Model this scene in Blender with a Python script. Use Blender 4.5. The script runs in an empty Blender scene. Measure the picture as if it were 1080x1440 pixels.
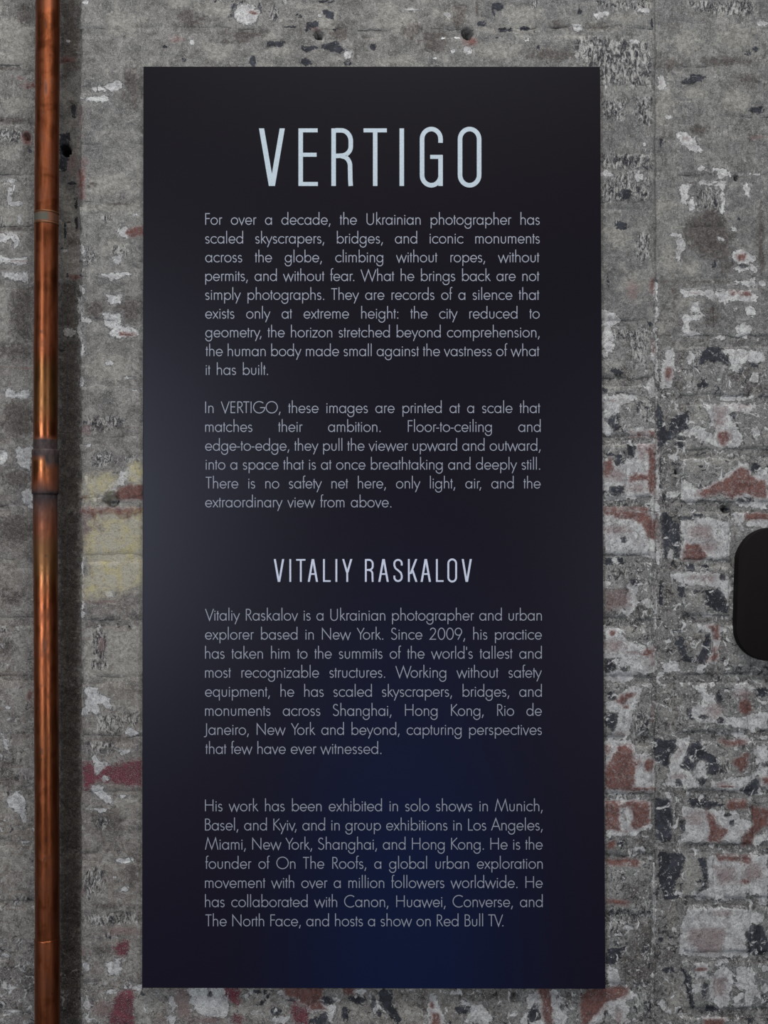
import bpy, math
import numpy as np
from mathutils import Vector, Matrix

# ------------------------------------------------------------------ camera, world, lights, exposure
scene = bpy.context.scene
COL = scene.collection
F_PX = 1500.0
TILT = 0.0171
CAM = Vector((0.0, -1.5, 1.5))

cam_data = bpy.data.cameras.new('camera')
cam_data.sensor_fit = 'VERTICAL'
cam_data.sensor_height = 36.0
cam_data.lens = 36.0 * F_PX / 1440.0
cam_data.clip_start = 0.05
cam = bpy.data.objects.new('camera', cam_data)
COL.objects.link(cam)
cam.location = CAM
cam.rotation_euler = (math.pi / 2 + TILT, 0, 0)
scene.camera = cam

world = bpy.data.worlds.new('room_light')
scene.world = world
world.use_nodes = True
world.node_tree.nodes['Background'].inputs[0].default_value = (0.93, 0.95, 1.0, 1)
world.node_tree.nodes['Background'].inputs[1].default_value = 0.075

def area(name, loc, target, sx, sy, power, col):
    d = bpy.data.lights.new(name, 'AREA')
    d.shape = 'RECTANGLE'; d.size = sx; d.size_y = sy; d.energy = power; d.color = col
    o = bpy.data.objects.new(name, d); COL.objects.link(o)
    o.location = loc
    o.rotation_euler = (Vector(target) - Vector(loc)).to_track_quat('-Z', 'Y').to_euler()
    return o
area('window_daylight', (-1.60, -3.0, 1.60), (0, 0, 1.55), 0.9, 1.1, 40, (0.86, 0.92, 1.0))
area('ceiling_light', (0.10, -1.35, 4.1), (0.1, 0, 1.5), 1.8, 1.0, 84, (1.0, 0.985, 0.97))
area('far_window_daylight', (1.9, -3.4, 1.30), (0.2, 0, 1.4), 1.1, 1.2, 20, (0.90, 0.94, 1.0))

scene.view_settings.view_transform = 'Standard'
scene.view_settings.look = 'None'
scene.view_settings.exposure = -0.14
scene.view_settings.gamma = 1.0
scene.view_settings.use_curve_mapping = False

# ------------------------------------------------------------------ helpers
ct, st = math.cos(TILT), math.sin(TILT)
def wallpt(px, py, yp=0.0):
    """point of the plane Y = yp seen at photograph position px, py (numpy friendly) -> x, z"""
    u = (np.asarray(px, float) - 540.0) / F_PX
    v = (720.0 - np.asarray(py, float)) / F_PX
    dy = ct - v * st
    dz = st + v * ct
    s = (yp - CAM.y) / dy
    return u * s, CAM.z + dz * s
def back(x, z, yp=0.0):
    """inverse of wallpt for a point on plane yp"""
    X = np.asarray(x, float); Y = yp - CAM.y; Z = np.asarray(z, float) - CAM.z
    f = Y * ct + Z * st
    up = -Y * st + Z * ct
    return 540.0 + X / f * F_PX, 720.0 - up / f * F_PX

def lattice(ix, iy, seed):
    h = (ix.astype(np.int64) * 374761393 + iy.astype(np.int64) * 668265263 + seed * 1274126177) & 0xffffffff
    h = ((h ^ (h >> 13)) * 1103515245) & 0xffffffff
    h = h ^ (h >> 16)
    return (h & 0xffff) / 65535.0
def vnoise(x, y, seed=0):
    ix = np.floor(x); iy = np.floor(y); fx = x - ix; fy = y - iy
    fx = fx * fx * (3 - 2 * fx); fy = fy * fy * (3 - 2 * fy)
    a = lattice(ix, iy, seed); b = lattice(ix + 1, iy, seed)
    c = lattice(ix, iy + 1, seed); d = lattice(ix + 1, iy + 1, seed)
    return (a * (1 - fx) + b * fx) * (1 - fy) + (c * (1 - fx) + d * fx) * fy
def fbm(x, y, seed=0, n=4):
    t = 0; a = 0.5; s = 0
    for k in range(n):
        t = t + a * vnoise(x, y, seed + 17 * k); s += a; a *= 0.5; x = x * 2.03 + 5.1; y = y * 2.03 + 3.7
    return t / s

# ------------------------------------------------------------------ materials
def new_mat(name):
    m = bpy.data.materials.new(name); m.use_nodes = True
    nt = m.node_tree
    return m, nt, nt.nodes['Principled BSDF']
class NT:
    def __init__(s, nt): s.nt = nt
    def node(s, t, **k):
        n = s.nt.nodes.new(t)
        for a, b in k.items(): setattr(n, a, b)
        return n
    def link(s, a, b): s.nt.links.new(a, b)
    def val(s, sock, v):
        if hasattr(v, 'links') or isinstance(v, bpy.types.NodeSocket): s.link(v, sock)
        else: sock.default_value = v
    def math(s, op, a, b=0.0, c=0.0, clamp=False):
        n = s.node('ShaderNodeMath', operation=op, use_clamp=clamp)
        s.val(n.inputs[0], a); s.val(n.inputs[1], b); s.val(n.inputs[2], c)
        return n.outputs[0]
    def attr(s, name):
        return s.node('ShaderNodeAttribute', attribute_name=name).outputs['Fac']
    def noise(s, vec, scale, detail=4, rough=0.55, dist=0.0):
        n = s.node('ShaderNodeTexNoise'); s.link(vec, n.inputs['Vector'])
        n.inputs['Scale'].default_value = scale; n.inputs['Detail'].default_value = detail
        n.inputs['Roughness'].default_value = rough; n.inputs['Distortion'].default_value = dist
        return n.outputs['Fac']
    def scalevec(s, vec, v, off=(0, 0, 0)):
        n = s.node('ShaderNodeMapping'); s.link(vec, n.inputs['Vector'])
        n.inputs['Scale'].default_value = v; n.inputs['Location'].default_value = off
        return n.outputs[0]
    def step(s, v, lo, hi, a=0.0, b=1.0):
        n = s.node('ShaderNodeMapRange', interpolation_type='SMOOTHSTEP')
        s.val(n.inputs['Value'], v)
        n.inputs['From Min'].default_value = lo; n.inputs['From Max'].default_value = hi
        n.inputs['To Min'].default_value = a; n.inputs['To Max'].default_value = b
        return n.outputs['Result']
    def mix(s, f, a, b, mode='MIX'):
        n = s.node('ShaderNodeMix', data_type='RGBA', blend_type=mode)
        s.val(n.inputs[0], f)
        for i, c in ((6, a), (7, b)):
            if isinstance(c, tuple): n.inputs[i].default_value = (*c, 1)
            else: s.link(c, n.inputs[i])
        return n.outputs[2]

def srgb(r, g, b):
    f = lambda c: (c / 255 / 12.92) if c / 255 < 0.04045 else ((c / 255 + 0.055) / 1.055) ** 2.4
    return (f(r), f(g), f(b))

def masonry():
    m, nt, bs = new_mat('weathered_painted_masonry')
    N = NT(nt)
    pos = N.node('ShaderNodeNewGeometry').outputs['Position']
    A = {k: N.attr(k) for k in ('white', 'red', 'mauve', 'slate', 'yellow', 'maroon', 'light', 'dark', 'flaky', 'peel', 'warm', 'streak')}
    M = N.math
    sh = lambda a, b: N.scalevec(pos, (1, 1, 1), (a, 0, b))
    vst = N.scalevec(pos, (1.0, 1.0, 0.25))
    n_big = N.noise(pos, 9, 5, 0.65)
    n_mid = N.noise(pos, 42, 6, 0.7, 0.8)
    n_mid2 = N.noise(sh(4.4, 9.1), 70, 6, 0.75, 1.2)
    n_fine = N.noise(sh(8.8, 2.0), 210, 5, 0.75, 0.6)
    n_fine2 = N.noise(sh(3.1, 1.7), 260, 5, 0.75, 0.8)
    n_gr = N.noise(pos, 800, 3, 0.75)
    n_st = N.noise(vst, 420, 3, 0.7)
    n_e1 = N.noise(sh(1.3, 0.4), 85, 8, 0.74, 0.9)
    n_e2 = N.noise(sh(5.3, 2.4), 100, 8, 0.74, 1.1)
    n_e3 = N.noise(sh(7.9, 4.4), 75, 8, 0.74, 0.9)
    def score(a, n, amp, bias=0.0):
        return M('ADD', A[a], M('ADD', M('MULTIPLY', M('SUBTRACT', n, 0.5), amp), bias))
    K = lambda f, k: M('MULTIPLY', f, k)
    pk = N.step(A['peel'], 0.03, 0.15)            # 0 in the rendered area, 1 where the paint has come off in layers
    # grey top coat
    grey = N.mix(N.step(n_big, 0.35, 0.65), srgb(110, 111, 112), srgb(132, 132, 129))
    grey = N.mix(A['warm'], grey, N.mix(N.step(n_big, 0.42, 0.60), srgb(142, 130, 118), srgb(126, 116, 112)))
    grey = N.mix(K(N.step(n_mid, 0.50, 0.66), 0.55), grey, srgb(168, 166, 160))
    grey = N.mix(K(N.step(n_mid, 0.51, 0.38), 0.62), grey, srgb(78, 77, 77))
    grey = N.mix(K(N.step(n_mid2, 0.52, 0.62), M('ADD', M('ADD', 0.25, K(A['warm'], 0.3)), K(pk, 0.40))), grey, srgb(178, 175, 170))
    grey = N.mix(K(N.step(n_mid2, 0.47, 0.38), M('ADD', M('ADD', 0.25, K(A['warm'], 0.3)), K(pk, 0.35))), grey, srgb(84, 79, 77))
    grey = N.mix(K(N.step(n_fine, 0.54, 0.66), 0.60), grey, srgb(182, 180, 175))
    grey = N.mix(K(N.step(n_fine2, 0.47, 0.36), 0.65), grey, srgb(72, 70, 70))
    grey = N.mix(K(K(A['streak'], N.step(n_st, 0.50, 0.38)), 0.8), grey, srgb(68, 66, 64))
    grey = N.mix(K(N.step(n_gr, 0.50, 0.66), 0.40), grey, srgb(180, 177, 172))
    grey = N.mix(K(N.step(n_gr, 0.46, 0.34), 0.50), grey, srgb(60, 58, 58))
    col = grey
    f = N.step(score('light', n_e1, 4.0), -0.35, 0.55)
    col = N.mix(K(f, 0.50), col, N.mix(N.step(n_fine, 0.38, 0.58), srgb(138, 134, 126), srgb(184, 181, 173)))
    f = N.step(score('dark', n_e2, 4.2), -0.45, 0.55)  # dark stains, plus the shade coloured into the chase strip
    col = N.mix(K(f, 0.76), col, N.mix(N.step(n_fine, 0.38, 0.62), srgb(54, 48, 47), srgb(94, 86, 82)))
    # lap edges of old paint coats: thin lines along contours
    iso = M('ABSOLUTE', M('SUBTRACT', n_e3, 0.535))
    ln = K(N.step(iso, 0.0085, 0.003), K(pk, 0.75))
    col = N.mix(ln, col, srgb(190, 188, 186))
    iso2 = M('ABSOLUTE', M('SUBTRACT', n_e3, 0.555))
    col = N.mix(K(N.step(iso2, 0.010, 0.003), K(pk, 0.7)), col, srgb(62, 62, 66))
    # striated flaking
    fl = N.step(score('flaky', n_e1, 3.0), -0.10, 0.20)
    n_fl = N.noise(N.scalevec(pos, (1, 1, 0.42), (2.2, 0, 3.3)), 190, 6, 0.8, 1.1)
    fd = N.step(n_fl, 0.485, 0.455)
    fwh = N.step(n_fl, 0.53, 0.57)
    col = N.mix(K(fl, fd), col, srgb(52, 52, 58))
    col = N.mix(K(fl, K(fwh, 0.85)), col, srgb(188, 187, 184))
    n_fk = N.noise(sh(6.6, 6.1), 330, 4, 0.8, 1.4)
    n_fk2 = N.noise(sh(2.6, 8.1), 300, 4, 0.8, 1.6)
    col = N.mix(K(N.step(n_fk, 0.575, 0.60), M('ADD', 0.22, K(pk, 0.50))), col, srgb(196, 194, 190))
    col = N.mix(K(N.step(n_fk2, 0.40, 0.375), M('ADD', 0.35, K(pk, 0.45))), col, srgb(52, 51, 54))
    # slate paint, also the dark coloured into some wall holes
    ss = score('slate', n_e2, 3.0)
    fk = M('MAXIMUM', N.step(ss, -0.03, 0.07), K(pk, N.step(M('ADD', n_e2, K(A['peel'], 0.45)), 0.665, 0.68)))
    sl = N.mix(N.step(n_mid, 0.4, 0.6), srgb(46, 47, 52), srgb(66, 68, 76))
    sl = N.mix(K(N.step(n_fine, 0.58, 0.64), 0.60), sl, srgb(146, 147, 150))
    sl = N.mix(K(N.step(n_gr, 0.58, 0.68), 0.30), sl, srgb(140, 140, 144))
    col = N.mix(fk, col, sl)
    # white paint with a thin veil round it
    ws = score('white', n_e1, 3.0)
    veil = K(N.step(ws, -0.75, -0.05), K(N.step(n_fine, 0.42, 0.58), 0.45))
    col = N.mix(veil, col, srgb(176, 175, 174))
    rim = K(N.step(ws, -0.30, -0.10), N.step(ws, -0.02, -0.08))
    col = N.mix(K(rim, K(N.step(n_mid2, 0.46, 0.52), 0.75)), col, srgb(60, 59, 62))
    fw = M('MAXIMUM', N.step(ws, -0.03, 0.06), K(pk, N.step(M('ADD', n_e1, K(A['peel'], 0.5)), 0.645, 0.665)))
    wh = N.mix(N.step(n_mid2, 0.40, 0.60), srgb(178, 177, 178), srgb(218, 218, 216))
    wh = N.mix(K(N.step(n_mid, 0.47, 0.40), 0.45), wh, srgb(150, 144, 144))
    wh = N.mix(K(N.step(n_fine2, 0.46, 0.38), 0.70), wh, srgb(124, 119, 119))
    wh = N.mix(K(N.step(n_gr, 0.44, 0.35), 0.60), wh, srgb(104, 100, 100))
    wh = N.mix(K(N.step(n_fk2, 0.405, 0.38), 0.75), wh, srgb(84, 78, 80))
    wedge = N.step(ws, 0.22, 0.05)
    wh = N.mix(K(wedge, 0.7), wh, srgb(206, 205, 204))
    col = N.mix(fw, col, wh)
    # brick face showing through, thin at first and solid further in
    fm = N.step(score('mauve', n_fine, 2.6), -0.35, 0.55)
    col = N.mix(K(fm, 0.62), col, N.mix(N.step(n_gr, 0.42, 0.58), srgb(104, 82, 82), srgb(148, 122, 120)))
    rs = score('red', n_e3, 2.4)
    veil2 = K(N.step(rs, -0.55, 0.10), 0.45)
    col = N.mix(veil2, col, srgb(142, 108, 104))
    fr = K(N.step(rs, -0.08, 0.32), N.step(n_fine2, 0.60, 0.50, 0.35, 1.0))
    fr = K(fr, N.step(n_gr, 0.64, 0.52, 0.40, 1.0))
    fr = K(fr, N.step(n_fk, 0.585, 0.56, 0.15, 1.0))
    rd = N.mix(N.step(n_mid2, 0.38, 0.62), srgb(116, 76, 70), srgb(146, 100, 92))
    rd = N.mix(K(N.step(n_fine, 0.53, 0.62), 0.45), rd, srgb(168, 128, 120))
    rd = N.mix(K(N.step(n_mid, 0.46, 0.38), 0.5), rd, srgb(84, 60, 58))
    col = N.mix(fr, col, rd)
    fy = N.step(score('yellow', n_mid2, 2.0), -0.6, 0.3)
    yl = N.mix(N.step(n_mid, 0.42, 0.62), srgb(184, 178, 162), srgb(190, 180, 138))
    yl = N.mix(K(N.step(n_fine2, 0.48, 0.38), 0.6), yl, srgb(138, 124, 92))
    col = N.mix(K(fy, 0.85), col, yl)
    fmm = K(N.step(score('maroon', n_fine2, 3.0), -0.15, 0.35), N.step(n_gr, 0.62, 0.52, 0.25, 1.0))
    col = N.mix(fmm, col, N.mix(N.step(n_mid, 0.4, 0.6), srgb(116, 54, 68), srgb(98, 56, 64)))
    N.link(col, bs.inputs['Base Color'])
    bs.inputs['Roughness'].default_value = 0.88
    bs.inputs['Specular IOR Level'].default_value = 0.2
    h = K(n_fine, 0.6)
    h = M('ADD', h, K(n_gr, 0.35)); h = M('ADD', h, K(n_mid2, 0.8))
    h = M('SUBTRACT', h, K(fk, 0.35)); h = M('SUBTRACT', h, K(fr, 0.35)); h = M('SUBTRACT', h, K(fw, 0.22))
    b = N.node('ShaderNodeBump'); b.inputs['Strength'].default_value = 1.0
    b.inputs['Distance'].default_value = 0.0022
    N.link(h, b.inputs['Height']); N.link(b.outputs[0], bs.inputs['Normal'])
    return m
MASON = masonry()

def copper():
    m, nt, bs = new_mat('aged_copper')
    N = NT(nt)
    pos = N.node('ShaderNodeNewGeometry').outputs['Position']
    soot = N.attr('soot'); band = N.attr('band'); brass = N.attr('brass')
    v = N.scalevec(pos, (1, 1, 0.10))
    n1 = N.noise(v, 160, 4, 0.6); n2 = N.noise(pos, 30, 4, 0.6, 0.5); n3 = N.noise(N.scalevec(pos, (1, 1, 0.4)), 120, 4, 0.6)
    c = N.mix(N.step(n1, 0.35, 0.65), srgb(140, 78, 50), srgb(170, 99, 64))
    c = N.mix(N.math('MULTIPLY', N.step(n2, 0.48, 0.66), 0.5), c, srgb(116, 74, 58))
    c = N.mix(brass, c, srgb(134, 96, 58))
    c = N.mix(N.math('MULTIPLY', N.step(n3, 0.62, 0.70), 0.6), c, srgb(84, 66, 58))
    c = N.mix(soot, c, N.mix(N.step(n3, 0.4, 0.6), srgb(48, 38, 40), srgb(72, 58, 56)))
    c = N.mix(band, c, srgb(86, 84, 74))
    N.link(c, bs.inputs['Base Color'])
    dull = N.math('MAXIMUM', soot, band)
    N.link(N.math('SUBTRACT', 1.0, N.math('MULTIPLY', dull, 0.8)), bs.inputs['Metallic'])
    r = N.math('ADD', N.step(n2, 0.35, 0.65, 0.30, 0.46), N.math('MULTIPLY', dull, 0.3))
    N.link(r, bs.inputs['Roughness'])
    b = N.node('ShaderNodeBump'); b.inputs['Strength'].default_value = 0.25; b.inputs['Distance'].default_value = 0.001
    N.link(n1, b.inputs['Height']); N.link(b.outputs[0], bs.inputs['Normal'])
    return m
COPPER = copper()

def plain(name, col, rough, metal=0.0, spec=0.5, grain=None):
    m, nt, bs = new_mat(name); N = NT(nt)
    pos = N.node('ShaderNodeNewGeometry').outputs['Position']
    n = N.noise(pos, 600, 2)
    N.link(N.mix(N.step(n, 0.3, 0.7), tuple(c * 0.93 for c in col), tuple(min(1, c * 1.07) for c in col)), bs.inputs['Base Color'])
    bs.inputs['Roughness'].default_value = rough; bs.inputs['Metallic'].default_value = metal
    bs.inputs['Specular IOR Level'].default_value = spec
    return m
LETTER_TITLE = plain('title_print', srgb(182, 196, 206), 0.6)
LETTER_NAME = plain('name_print', srgb(206, 212, 232), 0.6)
LETTER_BODY = plain('body_print', srgb(152, 156, 170), 0.6)
BLACK = plain('black_plastic', srgb(20, 16, 16), 0.7, spec=0.12)
EDGE = plain('panel_edge', srgb(16, 15, 18), 0.5)
STEEL = plain('dull_steel', srgb(120, 116, 110), 0.45, metal=0.9)

def panel_print():
    m, nt, bs = new_mat('gradient_panel_print'); N = NT(nt)
    uv = N.node('ShaderNodeUVMap', uv_map='print').outputs[0]
    sp = N.node('ShaderNodeSeparateXYZ'); N.link(uv, sp.inputs[0]); u, v = sp.outputs[0], sp.outputs[1]
    # v: 0 bottom, 1 top of the printed sheet
    r = N.node('ShaderNodeValToRGB'); N.link(v, r.inputs[0])
    e = r.color_ramp.elements
    e[0].position = 0.0; e[0].color = (*srgb(22, 18, 34), 1)
    e[1].position = 1.0; e[1].color = (*srgb(15, 10, 14), 1)
    x = e.new(0.45); x.color = (*srgb(18, 13, 26), 1)
    du = N.math('MULTIPLY', N.math('SUBTRACT', u, 0.57), 2.6)
    dv = N.math('MULTIPLY', N.math('SUBTRACT', v, 0.03), 2.1)
    d = N.math('SQRT', N.math('ADD', N.math('MULTIPLY', du, du), N.math('MULTIPLY', dv, dv)))
    glow = N.step(d, 1.15, 0.0)
    c = N.mix(glow, r.outputs[0], srgb(14, 26, 60))
    N.link(c, bs.inputs['Base Color'])
    pos = N.node('ShaderNodeNewGeometry').outputs['Position']
    n = N.noise(pos, 1500, 2)
    b = N.node('ShaderNodeBump'); b.inputs['Strength'].default_value = 0.15; b.inputs['Distance'].default_value = 0.0003
    N.link(n, b.inputs['Height']); N.link(b.outputs[0], bs.inputs['Normal'])
    bs.inputs['Roughness'].default_value = 0.36
    bs.inputs['Specular IOR Level'].default_value = 0.27
    bs.inputs['Specular Tint'].default_value = (0.80, 0.84, 1.0, 1)
    return m
PRINT = panel_print()

# ------------------------------------------------------------------ stains, flakes, paint and some painted-in shade traced on the wall
LAYERS = ('white', 'red', 'mauve', 'slate', 'yellow', 'maroon', 'light', 'dark', 'flaky')
PATCH = []      # (layer, kind, data, softness px)
def T(ox, oy, sc):
    """patches noted on an enlargement with corner ox, oy and scale sc; tuples of 4 are ellipses, lists are outlines"""
    def add(layer, *shapes, w=5.0):
        for s in shapes:
            if isinstance(s, tuple):
                PATCH.append((layer, 'e', (ox + s[0] / sc, oy + s[1] / sc, max(s[2] / sc, 1.2), max(s[3] / sc, 1.2)), w))
            else:
                PATCH.append((layer, 'p', np.array([(ox + a / sc, oy + b / sc) for a, b in s]), w))
    return add
# --- right-hand strip, from the top down
a = T(840, 0, 4.5)
a('flaky', [(0, 240), (200, 250), (345, 270), (350, 550), (220, 555), (180, 500), (140, 520), (30, 555), (0, 400)],
  [(35, 630), (180, 630), (180, 760), (35, 760)], [(230, 620), (345, 620), (345, 800), (270, 790), (230, 740)],
  [(0, 0), (340, 0), (320, 90), (180, 70), (0, 60)], [(560, 0), (1000, 0), (980, 90), (650, 70)], [(25, 980), (340, 960), (345, 1080), (25, 1080)])
a('dark', (960, 500, 70, 40), (640, 820, 60, 30), (480, 400, 90, 40), (860, 380, 200, 25), (410, 890, 20, 40))
a('slate', [(545, 510), (600, 470), (650, 465), (705, 485), (640, 505), (560, 530)], (1010, 690, 35, 18), (410, 905, 12, 28), (1005, 305, 18, 14), (345, 150, 5, 30), (955, 330, 20, 16), w=3)
a('light', (880, 220, 130, 60), (560, 260, 80, 70), (880, 640, 90, 70), (620, 580, 80, 40), (430, 650, 60, 160), (300, 30, 60, 30), (180, 110, 120, 30))
a('white', [(510, 840), (560, 830), (610, 870), (640, 920), (675, 940), (670, 965), (600, 955), (550, 910), (510, 870)],
  (1045, 145, 28, 12), (955, 330, 9, 9), (455, 735, 20, 12), (410, 515, 20, 40), (300, 915, 12, 10), (655, 1060, 15, 18), (775, 1070, 35, 10), (290, 70, 40, 12), (225, 265, 30, 12), w=3)
a('mauve', (565, 872, 22, 18), (410, 520, 12, 26), (1010, 862, 60, 12), w=3)
a = T(840, 240, 4.5)
a('flaky', [(600, 90), (780, 90), (780, 240), (640, 250)], [(30, 0), (340, 0), (330, 180), (30, 200)], [(30, 1000), (350, 1000), (350, 1080), (30, 1080)], (290, 480, 50, 110))
a('dark', [(560, 350), (650, 230), (800, 240), (860, 400), (830, 600), (700, 560), (600, 500), (540, 400)], [(690, 850), (780, 850), (780, 970), (700, 980)],
  [(480, 740), (515, 740), (505, 950), (485, 960)], (885, 40, 14, 14), (840, 600, 70, 40), (700, 700, 330, 12), (1040, 500, 20, 300))  # the small round mark colours in the shade of a hole
a('light', (430, 220, 60, 60), (600, 630, 45, 60), (470, 560, 60, 110), (250, 720, 100, 60), (600, 820, 80, 60), (120, 400, 90, 80), (420, 1000, 50, 60))
a('white', [(540, 90), (590, 75), (580, 140), (560, 205), (538, 205), (530, 140)], [(585, 185), (610, 165), (625, 210), (610, 245), (590, 240)],
  [(650, 65), (815, 60), (812, 120), (800, 265), (783, 265), (790, 120), (770, 90), (650, 85)], (790, 432, 18, 12), (865, 370, 20, 9),
  [(865, 510), (920, 500), (960, 530), (1005, 530), (1005, 565), (960, 560), (955, 620), (920, 635), (865, 625), (900, 600), (895, 575), (865, 545)],
  (1000, 618, 22, 18), [(825, 705), (940, 695), (1000, 685), (1010, 720), (940, 722), (830, 715)], (1045, 712, 18, 14), (738, 705, 14, 7),
  [(520, 755), (980, 760), (1010, 790), (1010, 830), (900, 815), (800, 840), (770, 800), (740, 790), (730, 820), (700, 790), (560, 790)],
  [(30, 880), (120, 910), (155, 950), (60, 1000), (30, 990)], (60, 1040, 34, 34), (950, 110, 18, 30), (965, 160, 10, 14),
  [(880, 980), (960, 960), (990, 1010), (940, 1060), (880, 1040)], (880, 872, 12, 10), (970, 890, 30, 30), (790, 1055, 40, 12), (800, 15, 45, 18), (1000, 22, 40, 8), (690, 5, 30, 6),
  [(540, 910), (670, 915), (660, 935), (600, 950), (570, 1000), (650, 1030), (580, 1055), (540, 1000)], (620, 865, 20, 30), (530, 470, 26, 34), (490, 402, 40, 8), (515, 540, 12, 34),
  [(360, 730), (378, 730), (376, 1080), (362, 1080)], (55, 20, 40, 16), (265, 40, 26, 30), w=3)
a('red', (915, 540, 26, 20), [(850, 768), (970, 766), (970, 786), (850, 786)], [(340, 690), (352, 690), (352, 770), (340, 770)], w=3)
a('mauve', (620, 770, 60, 8), (220, 760, 40, 60), w=4)
a('slate', (180, 150, 34, 30), (155, 345, 34, 24), (930, 600, 20, 12), (65, 700, 6, 50), (740, 590, 14, 20), (330, 970, 14, 14), (900, 300, 10, 8), (370, 705, 14, 20), w=3)
a = T(840, 480, 4.5)
a('flaky', [(200, 400), (350, 340), (350, 540), (260, 520)], [(200, 0), (340, 0), (300, 160), (200, 100)], [(560, 60), (640, 60), (640, 300), (580, 300)], (160, 1010, 120, 30))
a('dark', [(500, 50), (560, 50), (550, 320), (490, 300)], (950, 210, 110, 70), (260, 615, 110, 14), (1000, 300, 90, 40), (460, 700, 60, 60), (780, 930, 120, 20), (150, 200, 60, 30))
a('slate', [(650, 90), (700, 40), (790, 40), (835, 80), (830, 150), (780, 135), (700, 115), (640, 155)], [(380, 170), (402, 210), (397, 300), (375, 300)],
  [(380, 400), (410, 400), (425, 560), (500, 580), (460, 540), (480, 480), (575, 450), (575, 550), (510, 570), (480, 615), (420, 640), (405, 675), (385, 560)],
  (530, 652, 18, 28), (860, 470, 18, 22), (890, 540, 10, 40), [(40, 480), (130, 450), (130, 560), (100, 570), (60, 520)], (130, 195, 34, 20), (45, 310, 14, 20), (180, 330, 60, 10),
  [(640, 260), (700, 270), (690, 300), (640, 290)], (1000, 140, 30, 20), (905, 180, 20, 30), w=3)
a('light', (100, 640, 70, 50), (540, 420, 60, 30), (640, 450, 60, 90), (640, 780, 80, 60), (800, 750, 80, 60), (560, 700, 90, 40))
a('white', [(790, 55), (1060, 60), (1060, 120), (1020, 135), (950, 110), (920, 150), (890, 195), (850, 170), (840, 90)], (990, 240, 24, 30), [(770, 140), (800, 160), (812, 192), (790, 180)],
  [(440, 60), (490, 50), (485, 180), (470, 290), (400, 290), (420, 180)], (590, 110, 18, 40),
  [(490, 600), (560, 565), (640, 535), (720, 590), (760, 600), (720, 500), (680, 395), (1010, 395), (1000, 420), (950, 455), (860, 440), (835, 460), (860, 520), (885, 520), (890, 560), (915, 600), (900, 660), (850, 675), (740, 660), (680, 625), (600, 605)],
  (1005, 585, 20, 42), [(760, 350), (880, 345), (1010, 350), (1010, 370), (760, 368)],
  [(35, 340), (130, 340), (180, 335), (230, 345), (225, 380), (150, 400), (140, 450), (60, 480), (35, 475)], [(30, 0), (100, 0), (90, 70), (30, 110)],
  [(345, 0), (370, 0), (365, 130), (335, 110)], [(295, 300), (345, 220), (380, 300), (345, 355), (310, 310)],
  [(185, 570), (250, 550), (360, 555), (368, 600), (220, 605)], [(35, 500), (70, 540), (90, 590), (35, 600)],
  [(35, 740), (110, 760), (230, 740), (245, 655), (360, 652), (372, 975), (200, 1000), (35, 1000)], [(355, 620), (380, 620), (385, 740), (365, 740)],
  [(540, 860), (640, 950), (760, 880), (900, 780), (960, 772), (990, 870), (1080, 790), (1080, 1060), (900, 1040), (780, 950), (700, 980), (560, 1040), (530, 1000)],
  [(350, 1000), (400, 1000), (390, 1080), (340, 1060)], (480, 965, 40, 30), w=3.5)
a('mauve', [(740, 405), (830, 405), (810, 540), (750, 560)], [(870, 405), (980, 405), (950, 440), (870, 430)], [(372, 590), (388, 590), (392, 760), (402, 1010), (365, 1015)],
  [(250, 680), (320, 670), (310, 760), (250, 740)], (100, 375, 25, 12), (110, 850, 70, 40), [(600, 970), (700, 930), (700, 990), (640, 990)], (250, 930, 70, 30), w=4)
a('red', (802, 608, 34, 42), (455, 195, 18, 34), [(205, 580), (360, 575), (360, 596), (220, 600)], [(320, 668), (362, 665), (364, 960), (325, 955), (312, 850), (330, 790)],
  [(260, 662), (340, 662), (340, 674), (260, 676)], [(40, 765), (80, 745), (95, 810), (60, 850), (40, 850)], [(200, 852), (330, 842), (335, 885), (210, 882)],
  [(35, 1055), (315, 1055), (310, 1085), (35, 1085)], [(640, 962), (780, 890), (920, 792), (960, 835), (1000, 872), (1060, 890), (1070, 990), (1020, 990), (940, 960), (850, 990), (780, 950), (680, 978)],
  (357, 40, 7, 40), w=3)
a('slate', [(110, 740), (130, 720), (165, 740), (165, 775), (115, 780)], [(190, 660), (240, 655), (230, 740), (195, 740)], [(80, 925), (165, 910), (165, 960), (100, 975), (70, 950)],
  (75, 716, 30, 8), (50, 960, 16, 14), (1005, 805, 36, 32), (950, 1000, 50, 14), (645, 900, 10, 14), (420, 980, 14, 30), (820, 1060, 30, 8), w=2.5)  # the last flat ellipse colours in the shade of a hole
a = T(840, 720, 4.5)
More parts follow.
